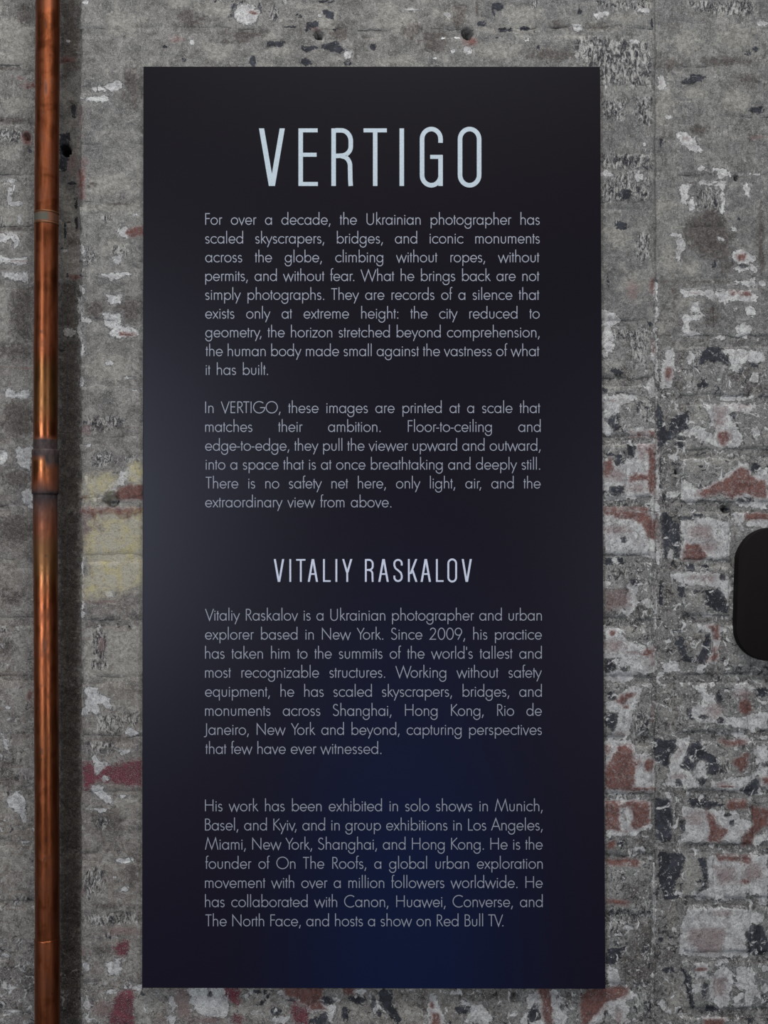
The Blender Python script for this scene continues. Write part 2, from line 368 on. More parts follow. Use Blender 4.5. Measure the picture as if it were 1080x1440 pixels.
a('white', [(40, 0), (365, 0), (365, 300), (260, 270), (40, 260)], [(540, 50), (700, 40), (840, 60), (850, 270), (760, 300), (530, 300), (545, 180), (520, 90)],
  [(490, 400), (560, 380), (760, 390), (830, 420), (860, 480), (830, 560), (770, 480), (600, 460), (510, 440)], [(200, 450), (250, 470), (240, 600), (200, 660), (160, 640), (190, 560)],
  [(640, 720), (760, 710), (780, 760), (780, 840), (770, 960), (690, 965), (680, 1010), (630, 1020), (640, 970), (700, 930), (735, 880), (715, 780), (640, 735)],
  [(405, 960), (520, 950), (530, 1010), (410, 1020)], [(45, 740), (130, 740), (170, 800), (260, 830), (330, 880), (345, 800), (365, 900), (365, 1010), (330, 1040), (260, 1000), (200, 1070), (45, 1070)],
  [(940, 50), (1080, 50), (1080, 95), (940, 90)], [(450, 220), (480, 210), (490, 270), (450, 290)], [(870, 0), (930, 10), (930, 120), (900, 100)], (700, 650, 40, 12), (335, 25, 20, 22), (335, 395, 10, 14),
  (800, 745, 20, 14), [(280, 560), (350, 540), (355, 600), (300, 600)], (50, 450, 60, 14), (800, 670, 30, 10), w=3.5)
a('light', (500, 345, 60, 40), (780, 345, 90, 30), (630, 810, 70, 70), (470, 500, 25, 50), (230, 760, 100, 40), (630, 540, 60, 50), (900, 900, 60, 70))
a('dark', (620, 690, 240, 12), (160, 700, 110, 20), (620, 830, 60, 50), (470, 520, 20, 40), (800, 870, 20, 110), (300, 620, 60, 40), (160, 390, 70, 26))
a('mauve', [(560, 80), (720, 80), (720, 180), (590, 170)], [(372, 0), (400, 0), (415, 200), (415, 290), (372, 290)], [(580, 395), (740, 400), (740, 440), (560, 430)],
  [(45, 490), (200, 480), (220, 600), (120, 620), (45, 640)], (120, 110, 90, 30), (700, 230, 60, 40), (100, 840, 80, 40), (370, 440, 10, 90), (230, 890, 60, 14), w=4)
a('red', [(40, 0), (310, 0), (330, 50), (365, 60), (365, 175), (320, 160), (280, 80), (220, 40), (120, 30), (90, 20), (40, 20)], [(560, 200), (640, 210), (690, 280), (660, 303), (545, 300)],
  [(940, 12), (1080, 12), (1080, 50), (940, 42)], [(700, 722), (765, 720), (772, 800), (748, 820), (740, 760)], [(740, 850), (768, 860), (762, 940), (700, 945), (735, 900)],
  (312, 885, 22, 18), [(345, 860), (365, 860), (365, 980), (345, 980)], (92, 765, 16, 12), (365, 520, 5, 60), w=3)
a('slate', [(400, 0), (440, 0), (470, 50), (520, 70), (525, 180), (520, 290), (480, 290), (490, 250), (455, 210), (440, 300), (415, 300), (430, 220), (410, 120)],
  [(45, 290), (160, 290), (165, 330), (60, 330)], [(505, 450), (540, 460), (550, 540), (520, 530)], [(690, 490), (760, 490), (800, 520), (830, 600), (820, 640), (760, 620), (690, 590)],
  (792, 415, 18, 20), (590, 350, 26, 20), (690, 340, 14, 24), [(490, 830), (540, 790), (560, 900), (590, 920), (650, 905), (690, 770), (715, 770), (718, 880), (680, 960), (560, 945), (540, 880)],
  (500, 755, 32, 10), [(45, 930), (150, 920), (110, 1000), (45, 1020)], (170, 985, 28, 18), (565, 40, 40, 12), (640, 20, 40, 8), (160, 170, 16, 16), (757, 125, 7, 8), (235, 450, 30, 20), [(395, 440), (415, 440), (415, 590), (395, 590)], (252, 370, 8, 22), w=2.5)
a('flaky', (150, 400, 100, 50), (760, 580, 80, 50), (120, 1040, 90, 30), (290, 460, 60, 40))
a = T(840, 960, 4.5)
a('white', [(45, 130), (110, 110), (150, 60), (220, 20), (285, 40), (260, 100), (215, 200), (205, 330), (130, 355), (60, 340), (130, 260), (130, 200), (60, 170)],
  [(50, 365), (230, 370), (240, 440), (320, 450), (362, 500), (365, 690), (50, 700)], [(50, 740), (330, 745), (338, 890), (230, 965), (60, 960)],
  [(515, 360), (590, 360), (580, 420), (540, 490), (470, 560), (460, 500), (510, 430)], [(415, 650), (460, 580), (520, 535), (580, 560), (650, 650), (560, 680), (480, 660)], [(600, 500), (680, 500), (690, 600), (620, 600)],
  [(720, 630), (800, 610), (960, 600), (1030, 540), (960, 680), (900, 695), (740, 675)], [(1000, 400), (1080, 400), (1080, 620), (1040, 660), (1010, 500)],
  [(545, 790), (700, 800), (740, 780), (780, 820), (880, 820), (900, 870), (980, 880), (1000, 900), (960, 940), (900, 990), (910, 1030), (800, 1000), (540, 1010), (560, 920)],
  [(975, 1000), (1080, 930), (1080, 990), (1010, 1035), (980, 1035)], [(440, 695), (462, 700), (492, 850), (480, 858), (450, 740)], (390, 935, 18, 22), (392, 982, 18, 12), (400, 790, 8, 10), (450, 800, 8, 12),
  [(600, 20), (690, 10), (700, 80), (730, 50), (760, 150), (820, 220), (920, 230), (1000, 200), (1080, 180), (1080, 290), (940, 290), (760, 250), (640, 260), (580, 170), (640, 140), (680, 100)],
  (925, 40, 60, 36), [(780, 300), (920, 310), (980, 380), (940, 375), (860, 330), (780, 320)], (560, 480, 30, 30), (1030, 350, 60, 12), (320, 20, 30, 14), w=3.5)
a('light', (430, 580, 40, 60), (470, 160, 80, 130), (300, 400, 50, 40), (820, 480, 60, 90))
a('dark', [(360, 20), (380, 20), (380, 340), (360, 340)], (580, 90, 50, 24), (1030, 340, 60, 50), (640, 700, 350, 16), (520, 850, 30, 110), (500, 200, 20, 80), (280, 980, 60, 60), (950, 780, 90, 16), (820, 1040, 200, 12))
a('mauve', (155, 322, 42, 18), (520, 595, 60, 22), [(530, 400), (560, 400), (500, 510), (480, 500)], (740, 180, 60, 50), (930, 70, 60, 34), (800, 640, 60, 12), (620, 860, 60, 50), (230, 500, 60, 40), w=4)
a('red', [(110, 110), (160, 80), (235, 72), (150, 135)], [(50, 520), (80, 490), (140, 400), (215, 395), (215, 490), (260, 500), (230, 560), (230, 640), (180, 670), (50, 670)],
  (325, 520, 28, 42), [(50, 400), (75, 400), (75, 450), (50, 460)], [(180, 655), (360, 665), (360, 685), (180, 682)], [(50, 755), (325, 755), (325, 880), (280, 900), (180, 940), (60, 920)],
  [(60, 1010), (100, 1005), (105, 1045), (60, 1045)], [(780, 365), (950, 370), (945, 395), (800, 390)], [(890, 480), (950, 440), (950, 520), (910, 570), (870, 500)], (940, 155, 36, 44), (185, 150, 12, 14),
  [(825, 755), (940, 750), (940, 790), (830, 800)], [(700, 810), (750, 860), (750, 900), (820, 940), (770, 1000), (700, 1005), (720, 920), (690, 850)],
  [(980, 800), (1080, 800), (1080, 900), (1000, 950), (975, 1030), (920, 1030), (930, 960), (1000, 900)], (355, 180, 6, 60), (820, 655, 60, 6), (1070, 620, 16, 24), w=3)
a('white', [(140, 790), (200, 785), (220, 850), (200, 940), (150, 930), (135, 850)], w=3)
a('slate', [(362, 360), (500, 365), (500, 420), (465, 480), (455, 540), (380, 510), (365, 500)], [(590, 380), (640, 370), (690, 440), (760, 480), (760, 560), (700, 570), (680, 490), (640, 490), (600, 560), (530, 540), (570, 450)],
  [(45, 190), (120, 190), (120, 250), (100, 310), (50, 260)], (90, 80, 30, 24), [(580, 740), (700, 745), (820, 770), (690, 800), (590, 780)],
  [(370, 740), (460, 740), (480, 850), (470, 980), (430, 1020), (375, 1000)], (825, 838, 20, 13), (852, 885, 14, 16), (768, 90, 16, 38), (1040, 60, 38, 28), [(590, 150), (560, 180), (600, 240), (612, 220), (590, 190)],
  (520, 635, 20, 22), (660, 625, 26, 20), (545, 910, 14, 40), (740, 540, 30, 40), [(900, 680), (960, 640), (1020, 600), (1035, 700), (940, 720)], (1060, 520, 18, 14), (670, 215, 30, 12), (145, 1020, 16, 26), (780, 240, 20, 20), w=2.5)
a('flaky', [(215, 190), (320, 150), (345, 340), (230, 320)], (260, 520, 60, 60), (650, 720, 120, 20), (210, 715, 150, 18), (800, 540, 60, 50))
a = T(840, 1200, 4.5)
a('flaky', [(300, 50), (370, 60), (380, 400), (260, 430), (200, 500), (150, 480), (60, 420), (60, 330), (220, 330), (330, 260)], (130, 140, 90, 40), (110, 470, 70, 60), (130, 560, 60, 40), (310, 960, 100, 90), (660, 800, 80, 90))
a('dark', [(270, 420), (380, 380), (380, 740), (320, 860), (180, 820), (120, 700), (130, 640), (220, 620), (250, 520)], (785, 242, 34, 18), (880, 330, 200, 20), (470, 640, 30, 60), (950, 690, 150, 14), (900, 1040, 200, 18), (230, 240, 60, 60),
  [(840, 800), (880, 760), (940, 860), (890, 900), (860, 960)], (300, 600, 90, 120))
a('slate', [(390, 0), (540, 0), (560, 40), (510, 160), (480, 240), (430, 280), (400, 200)], [(640, 30), (700, 35), (700, 200), (660, 250), (600, 280), (660, 210), (680, 150)], (475, 275, 42, 16),
  [(560, 370), (620, 370), (630, 430), (600, 520), (560, 480)], [(890, 540), (940, 500), (1000, 430), (1050, 470), (1080, 560), (1070, 640), (960, 650), (940, 560)], [(55, 600), (180, 590), (100, 700), (55, 700)],
  (450, 742, 34, 18), [(540, 730), (580, 780), (600, 850), (615, 1000), (580, 940), (570, 850)], [(680, 950), (800, 985), (790, 1005), (690, 1000)], (900, 70, 8, 14), (405, 550, 16, 18), (540, 500, 18, 30), (1060, 900, 20, 50), (680, 870, 14, 50), (380, 250, 8, 50), (1045, 130, 14, 20), w=2.5)
a('light', [(540, 60), (580, 30), (620, 35), (660, 100), (660, 180), (590, 270), (500, 270), (490, 200), (540, 150)], [(410, 790), (530, 780), (580, 880), (590, 1060), (420, 1060), (400, 900)], (480, 400, 60, 90), w=3)
a('white', [(700, 20), (1080, 20), (1080, 330), (1010, 320), (1030, 260), (940, 250), (950, 300), (620, 290), (640, 260), (710, 210)],
  [(570, 350), (820, 345), (1060, 380), (1040, 440), (1000, 440), (920, 520), (940, 560), (955, 660), (520, 650), (530, 520), (560, 400)],
  [(720, 780), (800, 720), (840, 730), (860, 760), (830, 960), (800, 990), (710, 930)], [(880, 720), (970, 730), (1000, 830), (1050, 950), (1000, 900), (970, 1000), (950, 990), (940, 870), (890, 850), (880, 800)],
  [(870, 900), (930, 880), (920, 920), (880, 980), (865, 950)], [(600, 830), (650, 820), (660, 870), (610, 880)], [(610, 695), (700, 700), (690, 780), (630, 770)], (1060, 860, 20, 30), (1060, 730, 20, 16),
  [(55, 720), (110, 715), (150, 800), (130, 840), (60, 840)], [(40, 950), (100, 930), (200, 870), (250, 890), (170, 930), (200, 980), (180, 1060), (130, 1070), (60, 1000), (0, 1060), (0, 1020)],
  (350, 770, 24, 14), (420, 960, 14, 40), (730, 1050, 90, 10), (190, 470, 40, 14), w=3.5)
a('mauve', [(740, 80), (880, 80), (870, 200), (760, 200)], [(580, 480), (700, 460), (820, 470), (790, 640), (640, 640), (570, 540)], [(730, 790), (820, 780), (820, 920), (740, 920)], (140, 1010, 25, 48), (800, 380, 80, 20), (990, 120, 70, 60), w=4)
a('red', [(55, 40), (250, 45), (250, 75), (60, 70)], [(60, 285), (200, 300), (180, 325), (60, 305)], [(0, 865), (180, 862), (185, 890), (100, 930), (40, 950), (0, 1010)], [(760, 15), (900, 22), (890, 50), (780, 45)],
  [(910, 15), (980, 15), (960, 60), (920, 60)], (660, 735, 34, 9), [(680, 1055), (800, 1055), (800, 1085), (680, 1085)], (930, 180, 24, 16), w=3)
a = T(0, 0, 1.0)
a('white', [(921, 395), (924, 395), (925, 560), (922, 560)], [(922, 640), (925, 640), (928, 690), (930, 760), (927, 795), (924, 790), (927, 740)], [(921, 800), (924, 800), (923, 950), (920, 950)], [(918, 1210), (922, 1215), (923, 1330), (919, 1330)], w=2)
a('slate', [(925, 565), (930, 570), (931, 630), (926, 620)], [(929, 640), (932, 650), (931, 700), (929, 700)], w=2)
# --- left-hand strip
a = T(0, 0, 5.143)
a('white', [(670, 640), (780, 620), (840, 590), (885, 600), (880, 635), (800, 665), (720, 655), (680, 660)], [(590, 708), (680, 698), (780, 710), (785, 735), (700, 730), (600, 722)], (490, 300, 14, 10), (620, 20, 20, 12), w=3)
a('red', (148, 565, 20, 9), [(165, 615), (245, 608), (245, 622), (200, 632)], (190, 1000, 24, 34), (490, 432, 36, 18), w=3)
a('mauve', [(575, 760), (607, 770), (602, 880), (590, 1000), (578, 900)], (600, 1180, 40, 40), (520, 1180, 30, 90), w=4)
a('dark', (190, 110, 60, 60), (80, 870, 160, 26), (60, 495, 120, 14), (200, 1080, 30, 60), [(440, 80), (570, 80), (560, 500), (440, 600)], [(440, 0), (560, 0), (560, 80), (440, 80)], (520, 780, 30, 60), (660, 450, 25, 20), (960, 620, 70, 160))  # top of the chase strip: its shade is painted in with the tone
a('slate', [(438, 960), (505, 960), (500, 1060), (480, 1234), (438, 1234)], (530, 800, 14, 44), (215, 1100, 12, 14), w=2.5)  # first outline: shade of the deep hole in the chase, coloured in
a('light', [(0, 130), (130, 130), (160, 160), (245, 200), (245, 480), (0, 480)], (100, 760, 120, 60), (80, 1100, 70, 60), (480, 700, 50, 60), (480, 900, 50, 50), (560, 1080, 20, 80), (900, 170, 130, 80))
a('flaky', (60, 980, 110, 60), (20, 960, 70, 40))
a = T(0, 240, 5.143)
a('white', [(0, 455), (60, 460), (130, 465), (140, 520), (110, 560), (80, 500), (0, 520)], [(0, 620), (200, 640), (200, 665), (0, 670)], [(20, 740), (200, 740), (200, 810), (150, 800), (60, 780)],
  (70, 200, 14, 60), (110, 240, 60, 14), (60, 70, 60, 10), (90, 140, 14, 40), (140, 360, 12, 28), (470, 580, 18, 10),
  (985, 320, 16, 5), [(740, 750), (900, 735), (1030, 730), (870, 770), (800, 795)], [(765, 900), (880, 895), (870, 960), (800, 960)], [(750, 1040), (880, 1040), (870, 1130), (1000, 1150), (1000, 1190), (850, 1210), (780, 1190), (820, 1150), (750, 1100)],
  (640, 1085, 24, 18), (600, 860, 14, 20), (850, 640, 30, 24), (595, 570, 16, 30), (905, 445, 45, 36), [(574, 820), (582, 820), (590, 1234), (578, 1234)], (500, 1170, 36, 28), w=3)
a('red', [(575, 0), (607, 0), (602, 200), (585, 200)], [(912, 440), (960, 415), (1035, 412), (1035, 468), (940, 465)], (925, 1182, 55, 13), (140, 656, 60, 5), (535, 770, 40, 14), w=3)
a('light', [(580, 240), (1030, 230), (1030, 300), (580, 290)], [(440, 100), (560, 250), (570, 780), (480, 780), (440, 600)], (100, 350, 110, 180), [(0, 860), (60, 900), (70, 1100), (40, 1234), (0, 1234)], (800, 100, 200, 80), (840, 560, 80, 80))
a('dark', [(80, 860), (240, 830), (240, 1234), (100, 1234)], (120, 420, 120, 16), (660, 100, 40, 20), (930, 1010, 100, 80), (700, 1000, 80, 60), (860, 240, 90, 8), [(425, 815), (575, 810), (578, 1234), (420, 1234)], [(470, 480), (570, 490), (570, 540), (470, 540)])  # chase strip beside the pipe: dark stain with the recess shade painted in
a('slate', (550, 220, 9, 60), (500, 370, 26, 8), (470, 440, 8, 70), (550, 390, 10, 50), (520, 90, 40, 8), (450, 560, 16, 10), (580, 690, 6, 40), (490, 750, 10, 18), (600, 760, 30, 6), w=2)
a('flaky', (30, 80, 40, 30), (640, 620, 60, 60), (870, 590, 60, 60), (760, 340, 50, 30), (20, 370, 24, 40))
a = T(0, 480, 5.143)
a('white', [(30, 350), (80, 340), (120, 390), (150, 360), (210, 350), (200, 410), (40, 410)], [(120, 770), (225, 765), (225, 950), (130, 880)], [(160, 1080), (235, 1070), (235, 1200), (190, 1180)], (20, 830, 30, 44),
  [(590, 20), (612, 20), (606, 100), (588, 100)], (595, 300, 12, 38), (645, 748, 14, 12), (725, 825, 18, 12), (790, 160, 30, 14), (940, 260, 60, 8), (990, 350, 50, 8), (625, 1000, 12, 50), w=3)
a('dark', (130, 560, 120, 130), (120, 70, 140, 70), (880, 625, 50, 16), (740, 600, 110, 40), (120, 1000, 110, 60), [(420, 0), (580, 0), (575, 1234), (420, 1234)])  # full-height outline: chase strip, stain and painted shade
a('flaky', (740, 590, 150, 60), (740, 850, 100, 60), (960, 850, 60, 40))
a('yellow', [(640, 1000), (760, 990), (830, 1000), (780, 1120), (650, 1130), (640, 1080)], (980, 950, 50, 60), w=8)
a('light', [(640, 1130), (760, 1090), (830, 1010), (880, 930), (1000, 850), (1030, 900), (1030, 1020), (850, 1060), (780, 1130), (650, 1140)], (800, 200, 200, 100), (740, 1180, 160, 20))
a('white', [(650, 1110), (760, 1100), (840, 1010), (900, 930), (960, 900), (960, 960), (860, 1040), (780, 1130), (660, 1140)], w=7)
a('red', [(850, 1070), (920, 1050), (1000, 1040), (1035, 1030), (1035, 1136), (820, 1136)], [(590, 1212), (1035, 1205), (1035, 1240), (590, 1240)], (200, 195, 50, 6), (610, 1130, 20, 8), w=3)
a('mauve', (620, 640, 40, 40), (30, 190, 100, 5), w=5)
a('slate', [(735, 1148), (860, 1148), (850, 1170), (760, 1168)], (455, 70, 14, 10), (835, 950, 18, 5), w=2)  # the outline darkens the joint hole, shade put into the colour
a = T(0, 720, 5.143)
a('yellow', [(640, 180), (700, 60), (760, 30), (880, 60), (1035, 20), (1035, 480), (760, 580), (640, 540), (680, 400), (640, 300)], w=9)
a('yellow', [(600, 480), (720, 480), (700, 610), (620, 610)], w=7)
a('light', [(760, 330), (1035, 340), (1035, 560), (780, 580)], [(590, 830), (1030, 830), (1030, 1234), (590, 1234)], (60, 340, 60, 40), (40, 430, 80, 20), [(135, 820), (240, 820), (240, 930), (190, 970), (140, 900)], (150, 690, 50, 50), (150, 1080, 50, 90), (520, 390, 60, 16), (500, 620, 50, 30), (50, 770, 80, 14))
a('red', [(735, 0), (1035, 0), (970, 25), (930, 48), (880, 45), (840, 15), (740, 22)], (740, 112, 18, 28), [(675, 0), (700, 0), (695, 130), (680, 120)], w=3)
a('mauve', [(595, 0), (640, 0), (660, 100), (625, 300), (600, 250)], (740, 650, 130, 12), (610, 600, 20, 60), (740, 950, 26, 60), w=5)
a('white', (955, 342, 28, 16), [(590, 320), (602, 320), (606, 760), (592, 760)], (790, 590, 34, 20), w=3)
a('slate', (950, 328, 26, 4), (857, 820, 10, 8), (935, 828, 10, 6), (1000, 748, 10, 5), w=2)  # second and third marks colour in the shade of two small holes
a('dark', (700, 820, 120, 10), (110, 130, 120, 110), (80, 620, 80, 60), [(420, 0), (585, 0), (585, 1234), (420, 1234)], (720, 960, 40, 120), (60, 980, 60, 60), (1010, 120, 16, 40))  # full-height outline: stain and painted shade of the chase strip
a('flaky', (720, 960, 50, 150), (720, 1100, 60, 60), (30, 850, 30, 30))
a = T(0, 960, 5.143)
a('white', [(610, 40), (695, 35), (700, 90), (790, 110), (805, 190), (780, 200), (720, 130), (720, 240), (690, 230), (650, 170), (630, 230), (595, 225), (595, 190), (620, 180), (630, 110)], [(920, 330), (1020, 370), (900, 370)],
  [(20, 370), (60, 500), (52, 500), (12, 375)], [(40, 850), (110, 800), (185, 820), (185, 1000), (165, 1020), (150, 950), (90, 900)], (740, 930, 24, 10), (720, 915, 60, 6), (190, 1155, 40, 8), (60, 180, 16, 10), w=3)
a('flaky', [(700, 220), (900, 250), (900, 360), (720, 400)], (760, 470, 150, 50), (960, 260, 60, 50), (740, 1000, 60, 60))
a('maroon', [(600, 580), (680, 580), (700, 640), (760, 600), (880, 580), (1030, 545), (1030, 745), (900, 740), (760, 720), (700, 710), (640, 780), (600, 760)], w=5)
a('white', [(680, 540), (780, 590), (700, 660), (680, 600)], (765, 695, 28, 18), [(665, 745), (720, 740), (770, 800), (820, 860), (810, 885), (740, 840), (680, 810)], (900, 825, 34, 12), (900, 500, 40, 18), w=3)
a('light', (840, 150, 160, 60), (780, 290, 120, 60), (150, 100, 90, 110), (160, 500, 60, 100), (900, 860, 120, 60), (70, 900, 60, 60))
a('dark', [(660, 930), (820, 900), (900, 960), (860, 1100), (680, 1080)], (40, 620, 60, 130), (130, 360, 110, 10), (820, 410, 150, 24), [(420, 0), (590, 0), (590, 1234), (420, 1234)], (120, 690, 20, 24))  # full-height outline carries on the chase strip's stain and painted shade
a('red', (215, 92, 18, 28), w=3)
a('slate', (437, 880, 10, 10), (60, 800, 10, 10), (710, 155, 7, 7), w=2)
a = T(0, 1200, 5.143)
a('flaky', [(620, 430), (1020, 430), (1020, 520), (640, 520)], (800, 590, 60, 30), (680, 200, 80, 120), (640, 1100, 50, 60), (140, 330, 60, 40))
a('white', (900, 50, 60, 14), (830, 175, 16, 12), [(770, 800), (860, 760), (880, 850), (800, 880)], (820, 1000, 60, 16), (960, 970, 50, 16), (625, 820, 18, 24), (900, 255, 30, 16), (630, 1090, 20, 30), (100, 1140, 80, 8), (40, 740, 30, 14), w=3)
a('maroon', [(850, 650), (930, 630), (935, 690), (910, 750), (860, 740), (820, 690)], [(860, 1000), (965, 985), (968, 1240), (790, 1240), (830, 1050)], w=4)
a('light', [(930, 640), (1000, 650), (980, 850), (900, 860)], (800, 480, 220, 30), (190, 490, 50, 80), (60, 450, 50, 40), (120, 60, 120, 60))
a('dark', (640, 985, 40, 12), (720, 700, 80, 30), (830, 380, 190, 20), (200, 900, 60, 100), (60, 820, 70, 50), [(420, 0), (590, 0), (590, 1234), (420, 1234)], (960, 120, 60, 120))  # full-height outline: foot of the chase strip, stain and painted shade
a('mauve', (600, 280, 14, 40), (900, 560, 120, 30), (600, 700, 10, 60), (740, 1120, 80, 60), w=5)
# --- strip above the panel
a = T(180, 0, 4.5)
a('slate', [(610, 105), (650, 98), (650, 40), (720, 5), (740, 12), (690, 45), (665, 112)], (835, 60, 9, 30), (760, 168, 40, 5), (790, 385, 18, 32), (235, 296, 14, 9), (355, 375, 12, 14), (940, 280, 50, 16), (1020, 170, 40, 6), w=2)
a('white', (752, 95, 76, 62), (405, 270, 14, 14), w=3)
a('light', (752, 95, 60, 45), (560, 340, 60, 50), (880, 230, 60, 20), (560, 60, 120, 40), (320, 20, 60, 30), (960, 330, 90, 30))
a('dark', (720, 215, 130, 26), (640, 265, 120, 12), (400, 120, 80, 60), (780, 225, 60, 20))
a('red', (790, 80, 22, 12), [(275, 260), (320, 235), (345, 250)], w=3)
a('flaky', (925, 85, 32, 60), (990, 10, 30, 20), (600, 10, 80, 10))
a = T(420, 0, 4.5)
a('slate', [(145, 62), (180, 65), (222, 85), (215, 128), (180, 110)], [(30, 200), (60, 140), (120, 140), (130, 170), (80, 175), (45, 210)], [(20, 290), (130, 300), (230, 258), (295, 320), (260, 335), (130, 300), (60, 330), (20, 315)],
  (470, 298, 18, 17), (45, 395, 30, 24), (5, 100, 14, 12), (170, 12, 50, 8), (222, 188, 12, 8), (310, 395, 20, 20), w=2)
a('light', (180, 150, 60, 70), (120, 50, 60, 30), (250, 370, 60, 20), (640, 140, 120, 60), (560, 60, 60, 50), (600, 380, 120, 30), (980, 90, 100, 60))
a('white', (940, 95, 20, 12), (860, 370, 18, 7), (915, 245, 18, 6), (975, 328, 12, 11), (1065, 320, 18, 22), (310, 350, 18, 30), (130, 100, 12, 8), (1000, 240, 24, 5), (720, 62, 60, 4), w=2.5)
a('mauve', (110, 185, 40, 14), w=4)
a('dark', (715, 200, 60, 50), (355, 320, 8, 80), (430, 238, 70, 6), (860, 260, 90, 80), (260, 200, 60, 60))
a = T(640, 0, 4.5)
a('slate', (262, 45, 34, 24), (170, 150, 26, 11), (300, 190, 30, 14), (440, 182, 30, 9), (785, 75, 12, 14), (265, 243, 16, 5), (505, 198, 14, 8), (525, 300, 8, 16), (245, 85, 10, 12), (350, 185, 8, 8), w=2)
a('white', (455, 252, 18, 12), (775, 175, 34, 22), (80, 322, 22, 22), [(880, 90), (960, 75), (980, 90), (900, 120)], w=2.5)
a('red', (95, 262, 34, 24), (60, 240, 10, 30), w=3)
a('light', (360, 185, 200, 26), (430, 90, 130, 60), (250, 320, 180, 50), (760, 230, 80, 20), (880, 170, 150, 30))
a('dark', (140, 60, 8, 80), (640, 160, 60, 30), (600, 350, 160, 40), (20, 100, 40, 80), (700, 180, 30, 20), (920, 170, 90, 20))
a('flaky', (495, 30, 38, 34), (790, 175, 46, 24), [(760, 260), (820, 235), (1080, 240), (1080, 420), (850, 420), (760, 360)], [(880, 0), (1080, 0), (1080, 60), (930, 50)])
# --- strip below the panel
a = T(180, 1370, 4.5)
a('white', [(380, 85), (600, 85), (640, 200), (620, 270), (540, 260), (450, 250), (400, 180)], [(270, 140), (290, 140), (288, 240), (272, 240)], (655, 290, 16, 26), (965, 285, 46, 24), [(930, 100), (1080, 140), (1080, 165), (990, 150)], (60, 95, 20, 8), (280, 290, 26, 24), w=3.5)
a('maroon', [(0, 90), (32, 100), (36, 315), (0, 315)], [(610, 85), (710, 85), (700, 200), (640, 160)], (690, 280, 40, 30), (1060, 230, 24, 60), w=4)
a('mauve', [(290, 85), (380, 85), (410, 315), (300, 240)], (220, 290, 30, 30), (520, 290, 90, 24), w=5)
a('slate', (940, 230, 30, 26), (890, 108, 30, 9), [(820, 190), (860, 165), (885, 140), (880, 160), (850, 190)], (820, 110, 20, 10), (1060, 155, 20, 8), (520, 125, 16, 14), w=2.5)
a('light', (800, 240, 100, 50), (130, 200, 90, 80), (850, 130, 60, 20))
a('red', [(960, 85), (1085, 85), (1085, 145), (1000, 130)], w=3)
a = T(400, 1370, 4.5)
a('white', [(0, 110), (120, 190), (150, 240), (280, 230), (290, 315), (330, 200), (300, 130), (220, 180), (130, 170), (0, 120)], [(540, 120), (600, 180), (660, 240), (570, 240), (550, 180)], [(920, 130), (960, 140), (1020, 315), (920, 315), (910, 220)], (470, 110, 60, 10), w=3)
a('red', [(0, 85), (240, 85), (230, 170), (260, 220), (160, 230), (100, 170), (0, 130)], [(375, 85), (440, 85), (430, 130), (375, 125)], [(935, 240), (975, 240), (990, 315), (935, 315)], (930, 200, 14, 20), w=3)
a('maroon', [(60, 200), (150, 210), (150, 315), (70, 315)], w=4)
a('slate', (270, 165, 40, 28), [(160, 290), (270, 240), (290, 315), (160, 315)], (460, 160, 50, 20), [(605, 100), (680, 100), (680, 200), (740, 280), (720, 315), (660, 250), (600, 180)], (385, 250, 22, 36), (50, 160, 30, 10), (565, 180, 14, 40), (600, 240, 14, 20), w=2.5)
a('light', (460, 240, 70, 60), (800, 240, 100, 60), (1000, 140, 40, 40))
a('dark', (880, 180, 30, 80), (820, 190, 40, 16), (560, 110, 30, 14))
a = T(640, 1370, 4.5)
a('white', [(20, 160), (90, 190), (180, 190), (240, 300), (60, 315), (100, 230)], [(440, 140), (520, 110), (640, 100), (640, 150), (700, 200), (700, 315), (520, 315), (400, 315), (470, 220)], [(950, 160), (1080, 140), (1080, 200), (960, 210), (880, 315), (840, 315)], w=3.5)
a('slate', (45, 220, 44, 22), [(500, 180), (520, 170), (545, 270), (460, 310), (470, 240)], (680, 215, 12, 24), (950, 240, 12, 16), w=2.5)
a('dark', (700, 160, 50, 40), (150, 130, 200, 30), (250, 270, 60, 40))
a('red', [(530, 85), (590, 85), (620, 315), (570, 315)], [(800, 130), (850, 95), (1085, 85), (1085, 130), (960, 160), (900, 230), (830, 310), (800, 300)], w=3)
a('mauve', (1030, 260, 30, 50), (900, 200, 60, 50), w=4)
HOLES = [(448, 50, 6, 0.022), (657, 48, 7, 0.022), (156, 705, 10, 0.016), (953, 663, 4, 0.012), (1022, 716, 6, 0.018), (1036, 249, 3.2, 0.008),
         (724, 1404, 6, 0.016), (166.5, 879, 2, 0.006), (182, 881, 2, 0.006), (38, 193, 5, 0.012), (92, 212, 7, 0.02), (24, 1097, 3, 0.008)]

def poly_sdf(px, py, P):
    d2 = np.full(px.shape, 1e12); inside = np.zeros(px.shape, bool)
    n = len(P)
    for i in range(n):
        ax, ay = P[i]; bx, by = P[(i + 1) % n]
        ex, ey = bx - ax, by - ay
        t = np.clip(((px - ax) * ex + (py - ay) * ey) / (ex * ex + ey * ey + 1e-9), 0, 1)
        d2 = np.minimum(d2, (px - ax - t * ex) ** 2 + (py - ay - t * ey) ** 2)
        if ay != by:
            c = (ay > py) != (by > py)
            inside ^= c & (px < (bx - ax) * (py - ay) / (by - ay) + ax)
    return np.where(inside, 1, -1) * np.sqrt(d2)

